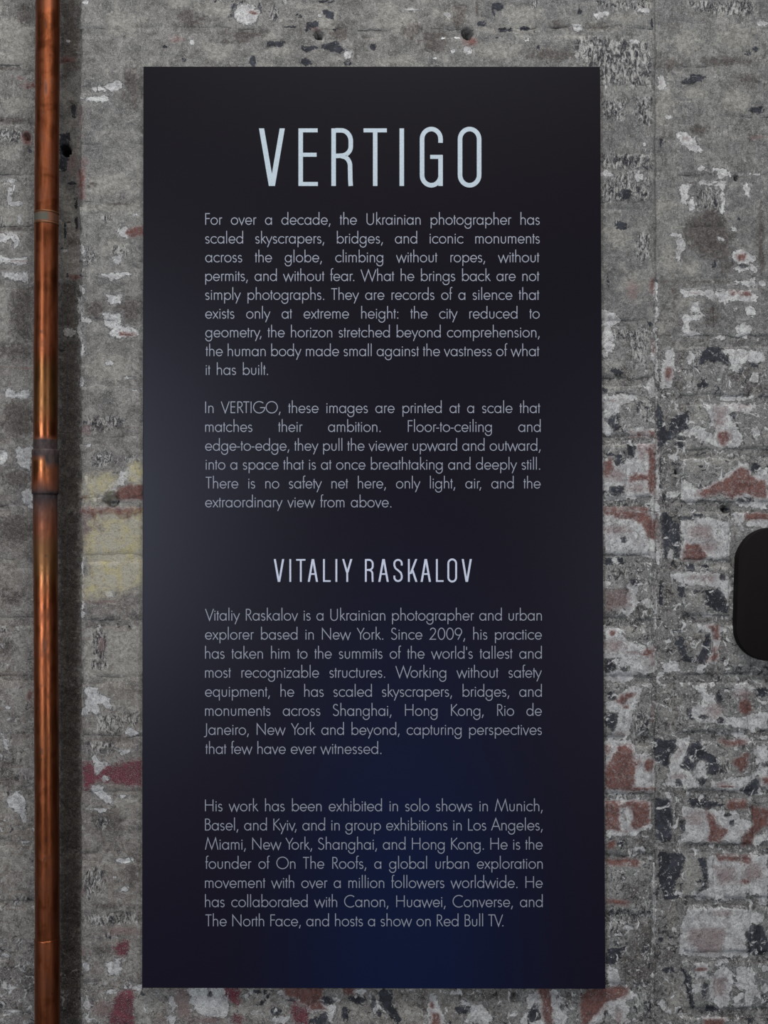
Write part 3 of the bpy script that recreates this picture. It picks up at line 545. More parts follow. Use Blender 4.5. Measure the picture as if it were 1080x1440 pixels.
def fields(px, py):
    f = {k: np.full(px.shape, -0.95) for k in LAYERS}
    for layer, kind, data, w in PATCH:
        hard = layer in ('white', 'slate', 'red', 'maroon')
        w = w * 1.9 if hard else w * 2.4
        if kind == 'e':
            cx, cy, rx, ry = data; w = min(w, (1.3 if hard else 1.0) * min(rx, ry)); x0, x1, y0, y1 = cx - rx - w, cx + rx + w, cy - ry - w, cy + ry + w
        else:
            x0, y0 = data.min(0) - w; x1, y1 = data.max(0) + w
        idx = np.nonzero((px > x0) & (px < x1) & (py > y0) & (py < y1))[0]
        if not len(idx): continue
        qx, qy = px[idx], py[idx]
        if kind == 'e':
            k = np.sqrt(((qx - cx) / rx) ** 2 + ((qy - cy) / ry) ** 2)
            s = (1 - k) * min(rx, ry)
        else:
            s = poly_sdf(qx, qy, data)
        s = np.clip(s / w, -1.2, 1.1) * 0.75 + (0.10 if hard else 0.0)
        f[layer][idx] = np.maximum(f[layer][idx], s)
        if layer in ('white', 'slate', 'red', 'maroon'):
            for o in ('white', 'red', 'slate', 'mauve', 'maroon', 'flaky'):
                if o == layer: continue
                if layer == 'red' and o == 'white': continue
                f[o][idx] = np.minimum(f[o][idx], -s)
    # density of small peeling and the warm / brushed character, by region
    sm = lambda v, a, b: np.clip((v - a) / (b - a), 0, 1) ** 2 * (3 - 2 * np.clip((v - a) / (b - a), 0, 1))
    right = sm(px, 560, 800)
    f['peel'] = 0.0 + right * (0.02 + 0.15 * sm(py, 330, 600)) + (1 - right) * (0.01 + 0.07 * sm(py, 1300, 1400) + 0.055 * sm(py, 650, 1000)) \
        + 0.05 * (px < 60) * sm(py, 200, 300)
    f['warm'] = np.clip((1 - right) * (0.15 + 0.6 * sm(py, 250, 1000)), 0, 1) * 0.9 + 0.10 * (px < 60)
    f['streak'] = 0.25 + 0.5 * sm(py, 420, 250) * (px < 60) + 0.4 * (px > 820) * sm(py, 400, 250)
    return f

def hole_depth(px, py):
    d = np.zeros(px.shape)
    for cx, cy, r, dep in HOLES:
        q = np.sqrt((px - cx) ** 2 + (py - cy) ** 2) / r
        d = np.maximum(d, dep * np.clip(1.25 - q ** 3, 0, 1))
    return d

def link_mesh(name, co, faces, mat, parent=None, smooth=True, loc=None):
    me = bpy.data.meshes.new(name)
    me.from_pydata(co, [], faces)
    me.materials.append(mat)
    if smooth: me.polygons.foreach_set('use_smooth', np.ones(len(me.polygons), bool))
    o = bpy.data.objects.new(name, me); COL.objects.link(o)
    if parent: o.parent = parent
    if loc: o.location = loc
    return o
def add_fields(o, px, py, joint=False):
    me = o.data
    for k, v in fields(px, py).items():
        if joint and k == 'dark': v = np.maximum(v, -0.55 + 0.55 * np.clip((py - 300) / 200, 0, 1) * (px > 700))
        at = me.attributes.new(k, 'FLOAT', 'POINT'); at.data.foreach_set('value', v.astype(np.float32))
def grid_faces(nu, nv):
    i = np.arange((nu - 1) * (nv - 1)); r = i // (nu - 1); c = i % (nu - 1)
    a = r * nu + c
    return np.stack([a, a + 1, a + nu + 1, a + nu], 1).tolist()

# ------------------------------------------------------------------ masonry sections
def relief(px, py):
    """how far bricks stand proud of the joints, mm"""
    sm = lambda v, a, b: np.clip((v - a) / (b - a), 0, 1)
    return 0.75 + 1.9 * sm(px, 700, 860) * sm(py, 380, 560) + 0.5 * sm(py, 600, 750)
def mortar_y(px, py, base):
    h = (fbm(px / 38, py / 24, 5) - 0.42) * 3.0 + (fbm(px / 9, py / 9, 9) - 0.5) * 1.0
    return base - h / 1000.0
def brick_y(px, py, base, seed):
    h = relief(px, py) + (fbm(px / 30 + seed * 3.1, py / 26 + seed, 21) - 0.5) * 1.6 + (fbm(px / 7, py / 7, 33) - 0.5) * 0.8
    return base - h / 1000.0

def mortar_sheet(name, path, base, y0=-170, y1=1610, step=3.6):
    """path: list of (px, depth) columns; depth measured back from base"""
    rows = np.arange(y0, y1, step)
    cols = np.array([p[0] for p in path], float); dep = np.array([p[1] for p in path], float)
    PX, PY = np.meshgrid(cols, rows); DP, _ = np.meshgrid(dep, rows)
    px = PX.ravel().copy(); py = PY.ravel(); dp = DP.ravel()
    side = dp > 0.002
    jit = (fbm(py / 40, py * 0, 77) - 0.5) * 4.0 + (fbm(py / 9, py * 0, 78) - 0.5) * 2.0
    px = px + np.where((np.abs(px - 113) < 4) | (np.abs(px - 922) < 4), jit, 0)
    X, Z = wallpt(px, py, 0.0)
    Y = mortar_y(px, py, base) + dp
    Y = np.where(side, base + dp, Y) + hole_depth(px, py)
    o = link_mesh(name, np.stack([X, Y, Z], 1).tolist(), grid_faces(len(cols), len(rows)), MASON)
    add_fields(o, px, py, joint=True)
    o['kind'] = 'structure'
    return o

def brick(parent, x0, x1, y0, y1, base, seed, step=3.2, gap=3.2):
    rng = np.random.RandomState(seed)
    j = rng.uniform(-1.8, 1.8, 4)
    x0, x1, y0, y1 = x0 + gap + j[0], x1 - gap + j[1], y0 + gap + j[2], y1 - gap + j[3]
    nu = max(5, int((x1 - x0) / step)); nv = max(5, int((y1 - y0) / step))
    e = 4.5 if (x0 > 800 and y1 > 430) else 8.0
    us = np.concatenate([[x0, x0 + 0.8, x0 + 2.2, x0 + e], np.linspace(x0 + e, x1 - e, nu)[1:-1], [x1 - e, x1 - 2.2, x1 - 0.8, x1]])
    vs = np.concatenate([[y0, y0 + 0.8, y0 + 2.2, y0 + e], np.linspace(y0 + e, y1 - e, nv)[1:-1], [y1 - e, y1 - 2.2, y1 - 0.8, y1]])
    U, V = np.meshgrid(us, vs); px = U.ravel(); py = V.ravel()
    du = np.minimum(px - x0, x1 - px); dv = np.minimum(py - y0, y1 - py)
    d = np.minimum(du, dv)
    wob = (fbm(px / 14 + seed, py / 14, 3) - 0.5) * 6.0
    wx = np.where(du < 6, wob * np.sign(px - (x0 + x1) / 2), 0); wy = np.where(dv < 6, wob * np.sign(py - (y0 + y1) / 2), 0)
    Y = brick_y(px, py, base, seed)
    rl = relief(px, py) / 1000
    depth = np.where(d < 0.1, 0.010, np.where(d < 1.0, rl + 0.0005, np.where(d < 2.5, rl * 0.6, np.where(d < e + 0.1, rl * 0.12, 0))))
    Y = Y + depth + hole_depth(px, py)
    px2, py2 = px + wx, py + wy
    X, Z = wallpt(px2, py2, 0.0)
    # brick meshes sit around their own centre
    cx, cz = wallpt((x0 + x1) / 2, (y0 + y1) / 2, 0.0); cx, cz = float(cx), float(cz)
    o = link_mesh('brick', np.stack([X - cx, Y - base, Z - cz], 1).tolist(), grid_faces(len(us), len(vs)), MASON, parent, loc=(cx, base, cz))
    add_fields(o, px2, py2)
    return o

STEP_R = 0.0035       # the right-hand brickwork stands this much behind the middle
RECESS = 0.085       # depth of the chase on the left
cols = [(112.0, RECESS), (112.2, 0.06), (112.5, 0.035), (112.8, 0.015), (113.4, 0.004)] + [(c, 0.0) for c in np.arange(116, 919, 3.8)] + [(921.5, 0.0012), (922.5, 0.006)]
wall_back = mortar_sheet('wall_back', cols, 0.0)
wall_right = mortar_sheet('wall_right', [(c, 0.0) for c in np.arange(918, 1340, 3.8)], STEP_R)

def visible(x0, x1, y0, y1):
    return not (x0 > 216 and x1 < 828 and y0 > 106 and y1 < 1376)
J_B = [-205, -122, -40, 46, 127, 209, 290, 373, 455, 537, 621, 706, 785, 876, 957, 1041, 1120, 1206, 1291, 1388, 1470, 1550]
sd = 100
for r in range(len(J_B) - 1):
    y0, y1 = J_B[r], J_B[r + 1]
    if r % 2: xs = [112, 222, 440, 497, 671, 782, 920]
    else:     xs = [112, 176, 330, 497, 600, 671, 760, 886, 920]
    if r == 3: xs = [112, 330, 497, 720, 920]
    for x0, x1 in zip(xs[:-1], xs[1:]):
        if not visible(x0, x1, y0, y1): continue
        sd += 1
        brick(wall_back, x0 - (3 if x0 == 112 else 0), x1 + (2 if x1 == 920 else 0), y0, y1, 0.0, sd, gap=4.2)
J_C = [-205, -128, -52, 24, 98, 170, 250, 327, 398, 480, 562, 638, 713, 792, 871, 954, 1036, 1118, 1194, 1270, 1347, 1424, 1500, 1575]
for r in range(len(J_C) - 1):
    y0, y1 = J_C[r], J_C[r + 1]
    if r % 2: xs = [950, 1060, 1170, 1280, 1335]
    else:     xs = [957, 1012, 1232, 1335]
    if y0 in (1036, 1118, 1270, 98): xs = [957, 1064, 1180, 1335]
    if y0 in (250,): xs = [936, 1020, 1130, 1335]
    if y0 in (713, 792): xs = [956, 1032, 1140, 1335]
    for x0, x1 in zip(xs[:-1], xs[1:]):
        sd += 1
        brick(wall_right, x0, x1, y0, y1, STEP_R, sd, gap=4.6)

# the chase on the left: its own sheet set back behind the copper pipe
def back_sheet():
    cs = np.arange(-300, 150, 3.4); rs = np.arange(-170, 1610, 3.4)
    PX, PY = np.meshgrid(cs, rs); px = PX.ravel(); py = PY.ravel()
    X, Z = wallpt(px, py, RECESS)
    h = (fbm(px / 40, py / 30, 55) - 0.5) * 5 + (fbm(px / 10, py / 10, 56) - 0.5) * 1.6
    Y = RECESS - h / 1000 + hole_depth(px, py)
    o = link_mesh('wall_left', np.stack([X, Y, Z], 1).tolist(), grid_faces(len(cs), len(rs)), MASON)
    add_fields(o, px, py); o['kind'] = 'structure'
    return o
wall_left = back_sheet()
def brick_deep(parent, x0, x1, y0, y1, seed):
    # same builder, mapped on the set-back plane
    global wallpt
    orig = wallpt
    wallpt = lambda a, b, yp=0.0: orig(a, b, RECESS)
    o = brick(parent, x0, x1, y0, y1, RECESS, seed, step=3.2, gap=3.4)
    wallpt = orig
    return o
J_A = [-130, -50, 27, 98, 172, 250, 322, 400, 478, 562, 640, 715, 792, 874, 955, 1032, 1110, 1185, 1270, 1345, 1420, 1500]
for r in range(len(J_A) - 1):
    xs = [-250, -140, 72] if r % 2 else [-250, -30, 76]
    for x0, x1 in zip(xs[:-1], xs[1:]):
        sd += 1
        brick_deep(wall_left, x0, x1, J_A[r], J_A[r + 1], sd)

# ------------------------------------------------------------------ copper pipe
PIPE_Y = 0.036
def pipe_centre(py):
    """px of the axis and half width seen at photograph row py"""
    k = [(-200, 67.6), (0, 67.3), (330, 65.3), (600, 64.0), (700, 63.6), (900, 64.6), (1200, 66.3), (1440, 66.6), (1640, 66.8)]
    return np.interp(py, [a for a, b in k], [b for a, b in k])
def tube(name, rows, rad, parent, mat=None, seg=48, attrs=None):
    co = []; PXs = []; ANG = []
    for py, rr in zip(rows, rad):
        cx, z = wallpt(pipe_centre(py), py, PIPE_Y)
        for s in range(seg):
            t = 2 * math.pi * s / seg
            co.append((float(cx) + rr * math.cos(t), PIPE_Y + rr * math.sin(t), float(z)))
            PXs.append(py); ANG.append(t)
    fs = []
    for i in range(len(rows) - 1):
        for s in range(seg):
            a0 = i * seg + s; a1 = i * seg + (s + 1) % seg
            fs.append((a0, a1, a1 + seg, a0 + seg))
    o = link_mesh(name, co, fs, mat or COPPER, parent)
    py = np.array(PXs); ang = np.array(ANG)
    px = 64 + 17 * np.cos(ang)
    if attrs:
        for k, fn in attrs.items():
            at = o.data.attributes.new(k, 'FLOAT', 'POINT'); at.data.foreach_set('value', np.clip(fn(px, py), 0, 1).astype(np.float32))
    return o
sst = lambda v, a, b: np.clip((v - a) / (b - a), 0, 1)
def soot_f(px, py):
    s = sst(py, 615, 619) * sst(py, 645, 640)
    s2 = sst(py, 690, 693) * (0.30 + 0.70 * sst(py, 745, 700)) * sst(py, 830, 740)
    s3 = 0.55 * sst(px, 72, 78) * sst(py, 640, 650) * sst(py, 780, 745)
    s4 = sst(np.hypot((px - 67) / 3.0, (py - 130) / 14), 1.0, 0.6) * 0.6 + sst(np.hypot((px - 68) / 3.5, (py - 905) / 13), 1.0, 0.6) * 0.45
    return np.maximum(np.maximum(s, s2), np.maximum(s3, s4))
def band_f(px, py):
    return sst(py, 302, 303.5) * sst(py, 314.5, 313) * np.where(px < 72, 1.0, 0.35)
def brass_f(px, py):
    return 0.75 * sst(py, 497, 520) * sst(py, 610, 570) + 0.8 * sst(py, 745, 770) * sst(py, 840, 800) + 0.5 * sst(py, 1000, 1010) * sst(py, 1090, 1080) * 0.3
at = {'soot': soot_f, 'band': band_f, 'brass': brass_f}
pipe_root = bpy.data.objects.new('copper_pipe', None); COL.objects.link(pipe_root)
pipe_root['label'] = 'tarnished vertical copper pipe standing in the recess at the left edge'
pipe_root['category'] = 'pipe'
rows = np.arange(-200, 1640, 4.0)
R_P = 0.0170
tube('tube', rows, [R_P + 0.00012 * math.sin(p / 37) for p in rows], pipe_root, attrs=at)
r2 = [632, 632.5, 634, 640, 650, 662, 675, 688, 693, 695, 695.6]
def coup_soot(px, py):
    top = sst(py, 642.5, 640.5)
    lobe = sst(np.hypot((px - 80) / 13, (py - 644) / 15), 1.0, 0.92)
    bot = sst(py, 686, 689)
    return np.maximum(np.maximum(top, lobe), np.maximum(bot, 0.45 * sst(px, 70, 78)))
tube('coupling', r2, [R_P, R_P + 0.0013, R_P + 0.0019, R_P + 0.0019, R_P + 0.0018, R_P + 0.0018, R_P + 0.0018, R_P + 0.0019, R_P + 0.0017, R_P + 0.0010, R_P], pipe_root,
     attrs={'soot': coup_soot, 'band': lambda a, b: a * 0, 'brass': lambda a, b: 0.55 * sst(b, 640, 645) * sst(b, 668, 655) * np.where(a < 76, 1, 0.2)})
for y in (300.5, 316):
    rr = [y - 1.2, y - 0.8, y, y + 0.8, y + 1.2]
    tube('joint_ring', rr, [R_P, R_P + 0.0005, R_P + 0.0007, R_P + 0.0005, R_P], pipe_root, attrs={'soot': lambda a, b: a * 0 + 0.35, 'band': lambda a, b: a * 0, 'brass': lambda a, b: a * 0 + 0.8})
rr = [1318, 1318.6, 1319.5, 1410, 1640]
tube('lower_sleeve', rr, [R_P, R_P + 0.0005, R_P + 0.0006, R_P + 0.0006, R_P + 0.0006], pipe_root, attrs={'soot': lambda a, b: a * 0, 'band': lambda a, b: a * 0, 'brass': lambda a, b: a * 0})

# ------------------------------------------------------------------ information panel
PF = -0.012          # front face of the panel
TH = 0.006
corners = [(201.5, 93.3), (844.0, 93.5), (851.5, 1391.0), (199.6, 1389.6)]     # TL TR BR BL
root = bpy.data.objects.new('information_panel', None); COL.objects.link(root)
root['label'] = 'tall dark blue-black exhibition text panel fixed on the peeling wall'
root['category'] = 'sign'
def build_board():
    pts = [wallpt(x, y, PF) for x, y in corners]
    P = [Vector((float(x), PF, float(z))) for x, z in pts]
    b = 0.0008
    c = sum(P, Vector()) / 4
    inner = [p + Vector((b if p.x < c.x else -b, 0, b if p.z < c.z else -b)) for p in P]
    co = [tuple(p) for p in inner]
    co += [(p.x, PF + b, p.z) for p in P] + [(p.x, PF + TH, p.z) for p in P]
    fs = [(3, 2, 1, 0)]
    for k in range(4):
        n = (k + 1) % 4
        fs += [(k, n, 4 + n, 4 + k), (4 + k, 4 + n, 8 + n, 8 + k)]
    fs.append((8, 9, 10, 11))
    me = bpy.data.meshes.new('board'); me.from_pydata(co, [], fs)
    me.materials.append(PRINT); me.materials.append(EDGE)
    for p in me.polygons:
        p.material_index = 0 if p.index == 0 else 1
    uv = me.uv_layers.new(name='print')
    m = {0: (0, 1), 1: (1, 1), 2: (1, 0), 3: (0, 0)}
    for p in me.polygons:
        for li, vi in zip(p.loop_indices, p.vertices): uv.data[li].uv = m[vi % 4]
    o = bpy.data.objects.new('board', me); COL.objects.link(o); o.parent = root
    return o
board = build_board()
# hidden standoff spacers that hold the board off the wall
for px, py in ((250, 150), (795, 150), (250, 1330), (800, 1330)):
    x, z = wallpt(px, py, 0.0); x, z = float(x), float(z)
    co = []; fs = []
    for k, (yy, rr) in enumerate(((PF + TH, 0.011), (PF + TH + 0.0006, 0.012), (-0.0032, 0.012))):
        for s in range(20):
            t = 2 * math.pi * s / 20; co.append((x + rr * math.cos(t), yy, z + rr * math.sin(t)))
    for i in range(2):
        for s in range(20):
            fs.append((i * 20 + s, i * 20 + (s + 1) % 20, (i + 1) * 20 + (s + 1) % 20, (i + 1) * 20 + s))
    fs.append(tuple(range(20))[::-1])
    link_mesh('standoff', co, fs, STEEL, root, smooth=False)

# ------------------------------------------------------------------ lettering: light geometric body face, drawn as strokes
def arc(cx, cy, rx, ry, a0, a1, n=None):
    n = n or max(4, int(abs(a1 - a0) / 15))
    return [(cx + rx * math.cos(math.radians(a0 + (a1 - a0) * i / n)), cy + ry * math.sin(math.radians(a0 + (a1 - a0) * i / n))) for i in range(n + 1)]
XH = 90; CAP = 145; ASC = 160; DES = -46
def bowl(x0, x1): return arc((x0 + x1) / 2, 45.5, (x1 - x0) / 2, 41.5, 0, 360, 28)
def shoulder(x0, x1):      # arch from the stem x0 over to x1 and down
    r = (x1 - x0) / 2
    return arc((x0 + x1) / 2, 87 - r * 1.05, r, r * 1.05, 178, 0, 12) + [(x1, 0)]
G = {}
G['a'] = (104, [bowl(11, 86), [(87, XH), (87, 0)]])
G['b'] = (104, [bowl(19, 94), [(18, ASC), (18, 0)]])
G['c'] = (88, [arc(52, 45.5, 41, 41.5, 42, 318, 24)])
G['d'] = (104, [bowl(11, 86), [(87, ASC), (87, 0)]])
G['e'] = (98, [[(12, 44), (88, 44)] + arc(50, 45.5, 38, 41.5, 0, 326, 28)[1:]])
G['f'] = (40, [[(19, 0), (19, 136)] + arc(35, 138, 16, 19, 180, 62, 8)[1:], [(5, 86), (39, 86)]])
G['g'] = (104, [bowl(11, 86), [(87, XH), (87, -8)] + arc(48.5, -8, 38.5, 38, 0, -180, 16)[1:]])
G['h'] = (90, [[(18, ASC), (18, 0)], shoulder(18, 73)])
G['i'] = (36, [[(18, XH), (18, 0)], ('dot', 18, 115, 7.5)])
G['j'] = (34, [[(17, XH), (17, -44)], ('dot', 17, 115, 7.5)])
G['k'] = (78, [[(18, ASC), (18, 0)], [(62, XH), (20, 46)], [(30, 56), (74, 0)]])
G['l'] = (36, [[(18, ASC), (18, 0)]])
G['m'] = (130, [[(18, XH), (18, 0)], shoulder(18, 65), shoulder(65, 112)])
G['n'] = (90, [[(18, XH), (18, 0)], shoulder(18, 73)])
G['o'] = (103, [bowl(11, 92)])
G['p'] = (104, [bowl(19, 94), [(18, XH), (18, DES)]])
G['q'] = (104, [bowl(11, 86), [(87, XH), (87, DES)]])
G['r'] = (50, [[(18, XH), (18, 0)], arc(38, 62, 20, 25, 180, 60, 8)])
G['s'] = (68, [arc(33, 65, 20, 21.5, 25, 180, 10) + [(16, 54), (28, 47), (44, 42)] + arc(34, 25, 22, 21.5, 40, -150, 12)])
G['t'] = (35, [[(17, 119), (17, 0)], [(3, 86), (33, 86)]])
G['u'] = (90, [[(18, XH), (18, 31)] + arc(45, 32, 27, 28, 180, 360, 12)[1:] + [(72, XH)]])
G['v'] = (78, [[(4, XH), (39, 2), (74, XH)]])
G['w'] = (134, [[(4, XH), (36, 2), (67, XH - 4), (98, 2), (130, XH)]])
G['x'] = (76, [[(6, XH), (70, 0)], [(69, XH), (7, 0)]])
G['y'] = (82, [[(4, XH), (43, 6)], [(78, XH), (22, DES)]])
G['z'] = (74, [[(7, 86), (66, 86), (8, 4), (67, 4)]])
G[','] = (42, [[(25, 16), (11, -26)]])
G['.'] = (42, [('dot', 22, 6, 8)])
G[':'] = (42, [('dot', 22, 6, 8), ('dot', 22, 80, 8)])
G["'"] = (30, [[(15, 148), (14, 108)]])
G['-'] = (48, [[(5, 47), (43, 47)]])
G['A'] = (116, [[(4, 0), (58, 148), (112, 0)], [(22, 50), (94, 50)]])
G['B'] = (92, [[(20, 0), (20, 141), (46, 141)] + arc(46, 111, 28, 30, 90, -90, 12)[1:] + [(20, 80)], [(46, 81)] + arc(48, 42.5, 34, 38.5, 90, -90, 12)[1:] + [(20, 4)]])
G['C'] = (136, [arc(82, 72.5, 72, 72, 50, 310, 28)])
G['D'] = (132, [[(20, 4), (20, 141), (46, 141)] + arc(46, 72.5, 72, 68.5, 90, -90, 20)[1:] + [(20, 4)]])
G['E'] = (86, [[(74, 141), (20, 141), (20, 4), (74, 4)], [(20, 78), (72, 78)]])
G['F'] = (80, [[(73, 141), (20, 141), (20, 0)], [(20, 78), (70, 78)]])
G['G'] = (158, [arc(82, 72.5, 72, 72, 46, 330, 28) + [(152, 68), (92, 68)]])
G['H'] = (134, [[(20, CAP), (20, 0)], [(114, CAP), (114, 0)], [(20, 78), (114, 78)]])
G['I'] = (42, [[(21, CAP), (21, 0)]])
G['J'] = (56, [[(38, CAP), (38, 2)] + arc(16, 2, 22, 26, 0, -120, 8)[1:]])
G['K'] = (102, [[(20, CAP), (20, 0)], [(88, CAP), (24, 78)], [(26, 80), (98, 0)]])
G['L'] = (76, [[(20, CAP), (20, 4), (72, 4)]])
G['M'] = (172, [[(8, 0), (38, 143), (86, 8), (134, 143), (164, 0)]])
G['N'] = (142, [[(20, 0), (20, 138), (122, 8), (122, CAP)]])
G['O'] = (162, [arc(81, 72.5, 71, 72, 0, 360, 36)])
G['R'] = (92, [[(20, 0), (20, 141), (44, 141)] + arc(44, 107, 30, 34, 90, -90, 12)[1:] + [(20, 73)], [(42, 73), (86, 0)]])
G['S'] = (90, [arc(43, 110, 27, 33, 30, 190, 10) + [(22, 92), (40, 80), (62, 66)] + arc(44, 39, 34, 37, 38, -155, 14)])
G['T'] = (80, [[(2, 141), (78, 141)], [(40, 141), (40, 0)]])
G['U'] = (124, [[(20, CAP), (20, 46)] + arc(61, 45, 41, 44, 180, 360, 16)[1:] + [(102, CAP)]])
G['V'] = (106, [[(3, CAP), (53, 3), (103, CAP)]])
G['W'] = (196, [[(3, CAP), (51, 3), (98, 140), (145, 3), (193, CAP)]])
G['Y'] = (92, [[(3, CAP), (46, 70), (89, CAP)], [(46, 70), (46, 0)]])
G['2'] = (104, [arc(50, 107, 33, 36, 165, -20, 12) + [(70, 72), (14, 4), (90, 4)]])
G['0'] = (106, [arc(53, 72.5, 41, 71, 0, 360, 28)])
G['9'] = (106, [arc(52, 98, 41, 44, -20, 340, 28), [(90, 82), (46, 0)]])
KERN = {('Y', 'o'): -24, ('V', 'i'): -4, ('W', 'o'): -14, ('T', 'V'): -4, ('T', 'h'): 2, ('A', 'n'): -2, ('F', 'a'): -8, ('F', 'o'): -4, ('r', 'o'): -2, ('r', 'a'): -2, ('w', 'a'): -4,
        ('K', 'o'): -8, ('r', '-'): -6, ('y', ','): -14, ('r', ','): -14, ('K', 'y'): -12, ('e', '-'): -2, ('o', '-'): -4, ('r', '.'): -10, ('v', ','): -14, ('V', '.'): -22, ('L', 'o'): -2, ('R', 'T'): -6, ('f', 'e'): -2, ('k', 'y'): -6, ('t', 'y'): -4}

class Ink:
    def __init__(s): s.v = []; s.f = []; s.n = 0
    def poly(s, pts):
        """pts: photograph positions, mapped on the panel face"""
        lift = 0.00022 + 0.000012 * (s.n % 7); s.n += 1
        b = len(s.v)
        a = 0
        for i in range(len(pts)):
            x0, y0 = pts[i]; x1, y1 = pts[(i + 1) % len(pts)]; a += x0 * y1 - x1 * y0
        if a > 0: pts = pts[::-1]
        for x, y in pts:
            X, Z = wallpt(x, y, PF - lift); s.v.append((float(X), PF - lift, float(Z)))
        s.f.append(tuple(range(b, b + len(pts))))
    def ribbon(s, pts, w):
        n = len(pts)
        closed = n > 3 and math.dist(pts[0], pts[-1]) < 1e-3
        if closed: pts = pts[:-1]; n -= 1
        L = []; Rr = []
        for i in range(n):
            def dirn(p, q):
                d = (q[0] - p[0], q[1] - p[1]); l = math.hypot(*d) or 1e-9
                return (d[0] / l, d[1] / l)
            if closed:
                d0 = dirn(pts[i - 1], pts[i]); d1 = dirn(pts[i], pts[(i + 1) % n])
            else:
                d0 = dirn(pts[i - 1], pts[i]) if i > 0 else dirn(pts[0], pts[1])
                d1 = dirn(pts[i], pts[i + 1]) if i < n - 1 else d0
            nx, ny = -(d0[1] + d1[1]), d0[0] + d1[0]
            l = math.hypot(nx, ny) or 1e-9; nx /= l; ny /= l
            c = max(0.30, nx * -d1[1] + ny * d1[0])
            h = w / 2 / c
            L.append((pts[i][0] + nx * h, pts[i][1] + ny * h)); Rr.append((pts[i][0] - nx * h, pts[i][1] - ny * h))
        for i in range(n if closed else n - 1):
            k = (i + 1) % n
            s.poly([L[i], L[k], Rr[k], Rr[i]])
    def dot(s, x, y, r):
        s.poly([(x + r * math.cos(t * math.pi / 6), y + r * math.sin(t * math.pi / 6)) for t in range(12)])
    def build(s, name, mat):
        return link_mesh(name, s.v, s.f, mat, root, smooth=False)

def word_width(w):
    t = 0
    for i, ch in enumerate(w):
        t += G[ch][0]
        if i + 1 < len(w): t += KERN.get((ch, w[i + 1]), 0)
    return t
LSB = {c: 5 for c in 'acdegoqsvwxyz'}
def left_edge(ch):   # ink start inside the advance
    xs = []
    for st_ in G[ch][1]:
        if isinstance(st_, tuple): xs.append(st_[1] - st_[3])
        else: xs += [p[0] for p in st_]
    return min(xs) - 6
def right_edge(ch):
    xs = []
    for st_ in G[ch][1]:
        if isinstance(st_, tuple): xs.append(st_[1] + st_[3])
        else: xs += [p[0] for p in st_]
    return G[ch][0] - (max(xs) + 6)
def text_line(text, base, x0, x1, size, space=60):
    """x1 None = natural word spaces; otherwise the line is justified between x0 and x1"""
    k = size / 9.0
    words = text.split(' ')
    tot = sum(word_width(w) for w in words) - left_edge(words[0][0]) - right_edge(words[-1][-1])
    if x1 is None: gap = space
    else: gap = ((x1 - x0) / k - tot) / max(1, len(words) - 1)
    ink = Ink(); x = -left_edge(words[0][0])
    for w in words:
        for i, ch in enumerate(w):
            adv, strokes = G[ch]
            for s_ in strokes:
                if isinstance(s_, tuple): ink.dot(x0 + (x + s_[1]) * k, base - s_[2] * k, s_[3] * k)
                else: ink.ribbon([(x0 + (x + a) * k, base - b * k) for a, b in s_], 10.6 * k)
            x += adv
            if i + 1 < len(w): x += KERN.get((ch, w[i + 1]), 0)
        x += gap
    return ink.build('text_line', LETTER_BODY)
P1 = ["For over a decade, the Ukrainian photographer has", "scaled skyscrapers, bridges, and iconic monuments", "across the globe, climbing without ropes, without",
      "permits, and without fear. What he brings back are not", "simply photographs. They are records of a silence that", "exists only at extreme height: the city reduced to",
      "geometry, the horizon stretched beyond comprehension,", "the human body made small against the vastness of what", "it has built."]
P2 = ["In VERTIGO, these images are printed at a scale that", "matches their ambition. Floor-to-ceiling and", "edge-to-edge, they pull the viewer upward and outward,",
      "into a space that is at once breathtaking and deeply still.", "There is no safety net here, only light, air, and the", "extraordinary view from above."]
P3 = ["Vitaliy Raskalov is a Ukrainian photographer and urban", "explorer based in New York. Since 2009, his practice", "has taken him to the summits of the world's tallest and",
      "most recognizable structures. Working without safety", "equipment, he has scaled skyscrapers, bridges, and", "monuments across Shanghai, Hong Kong, Rio de",
      "Janeiro, New York and beyond, capturing perspectives", "that few have ever witnessed."]
P4 = ["His work has been exhibited in solo shows in Munich,", "Basel, and Kyiv, and in group exhibitions in Los Angeles,", "Miami, New York, Shanghai, and Hong Kong. He is the",
      "founder of On The Roofs, a global urban exploration", "movement with over a million followers worldwide. He", "has collaborated with Canon, Huawei, Converse, and", "The North Face, and hosts a show on Red Bull TV."]
for para, b0, sp, xa, xb, gp in ((P1, 316.0, 26.40, 288.6, 759.0, 68), (P2, 580.8, 26.52, 288.5, 760.3, 63), (P3, 872.6, 26.80, 288.3, 762.0, 52), (P4, 1140.8, 26.96, 288.2, 763.2, 51)):
    for i, t in enumerate(para):
        last = i == len(para) - 1
        x0 = xa - (2.2 if t[0] == 'J' else 0)
        text_line(t, b0 + sp * i, x0, None if last else xb, sp / 26.4, gp)

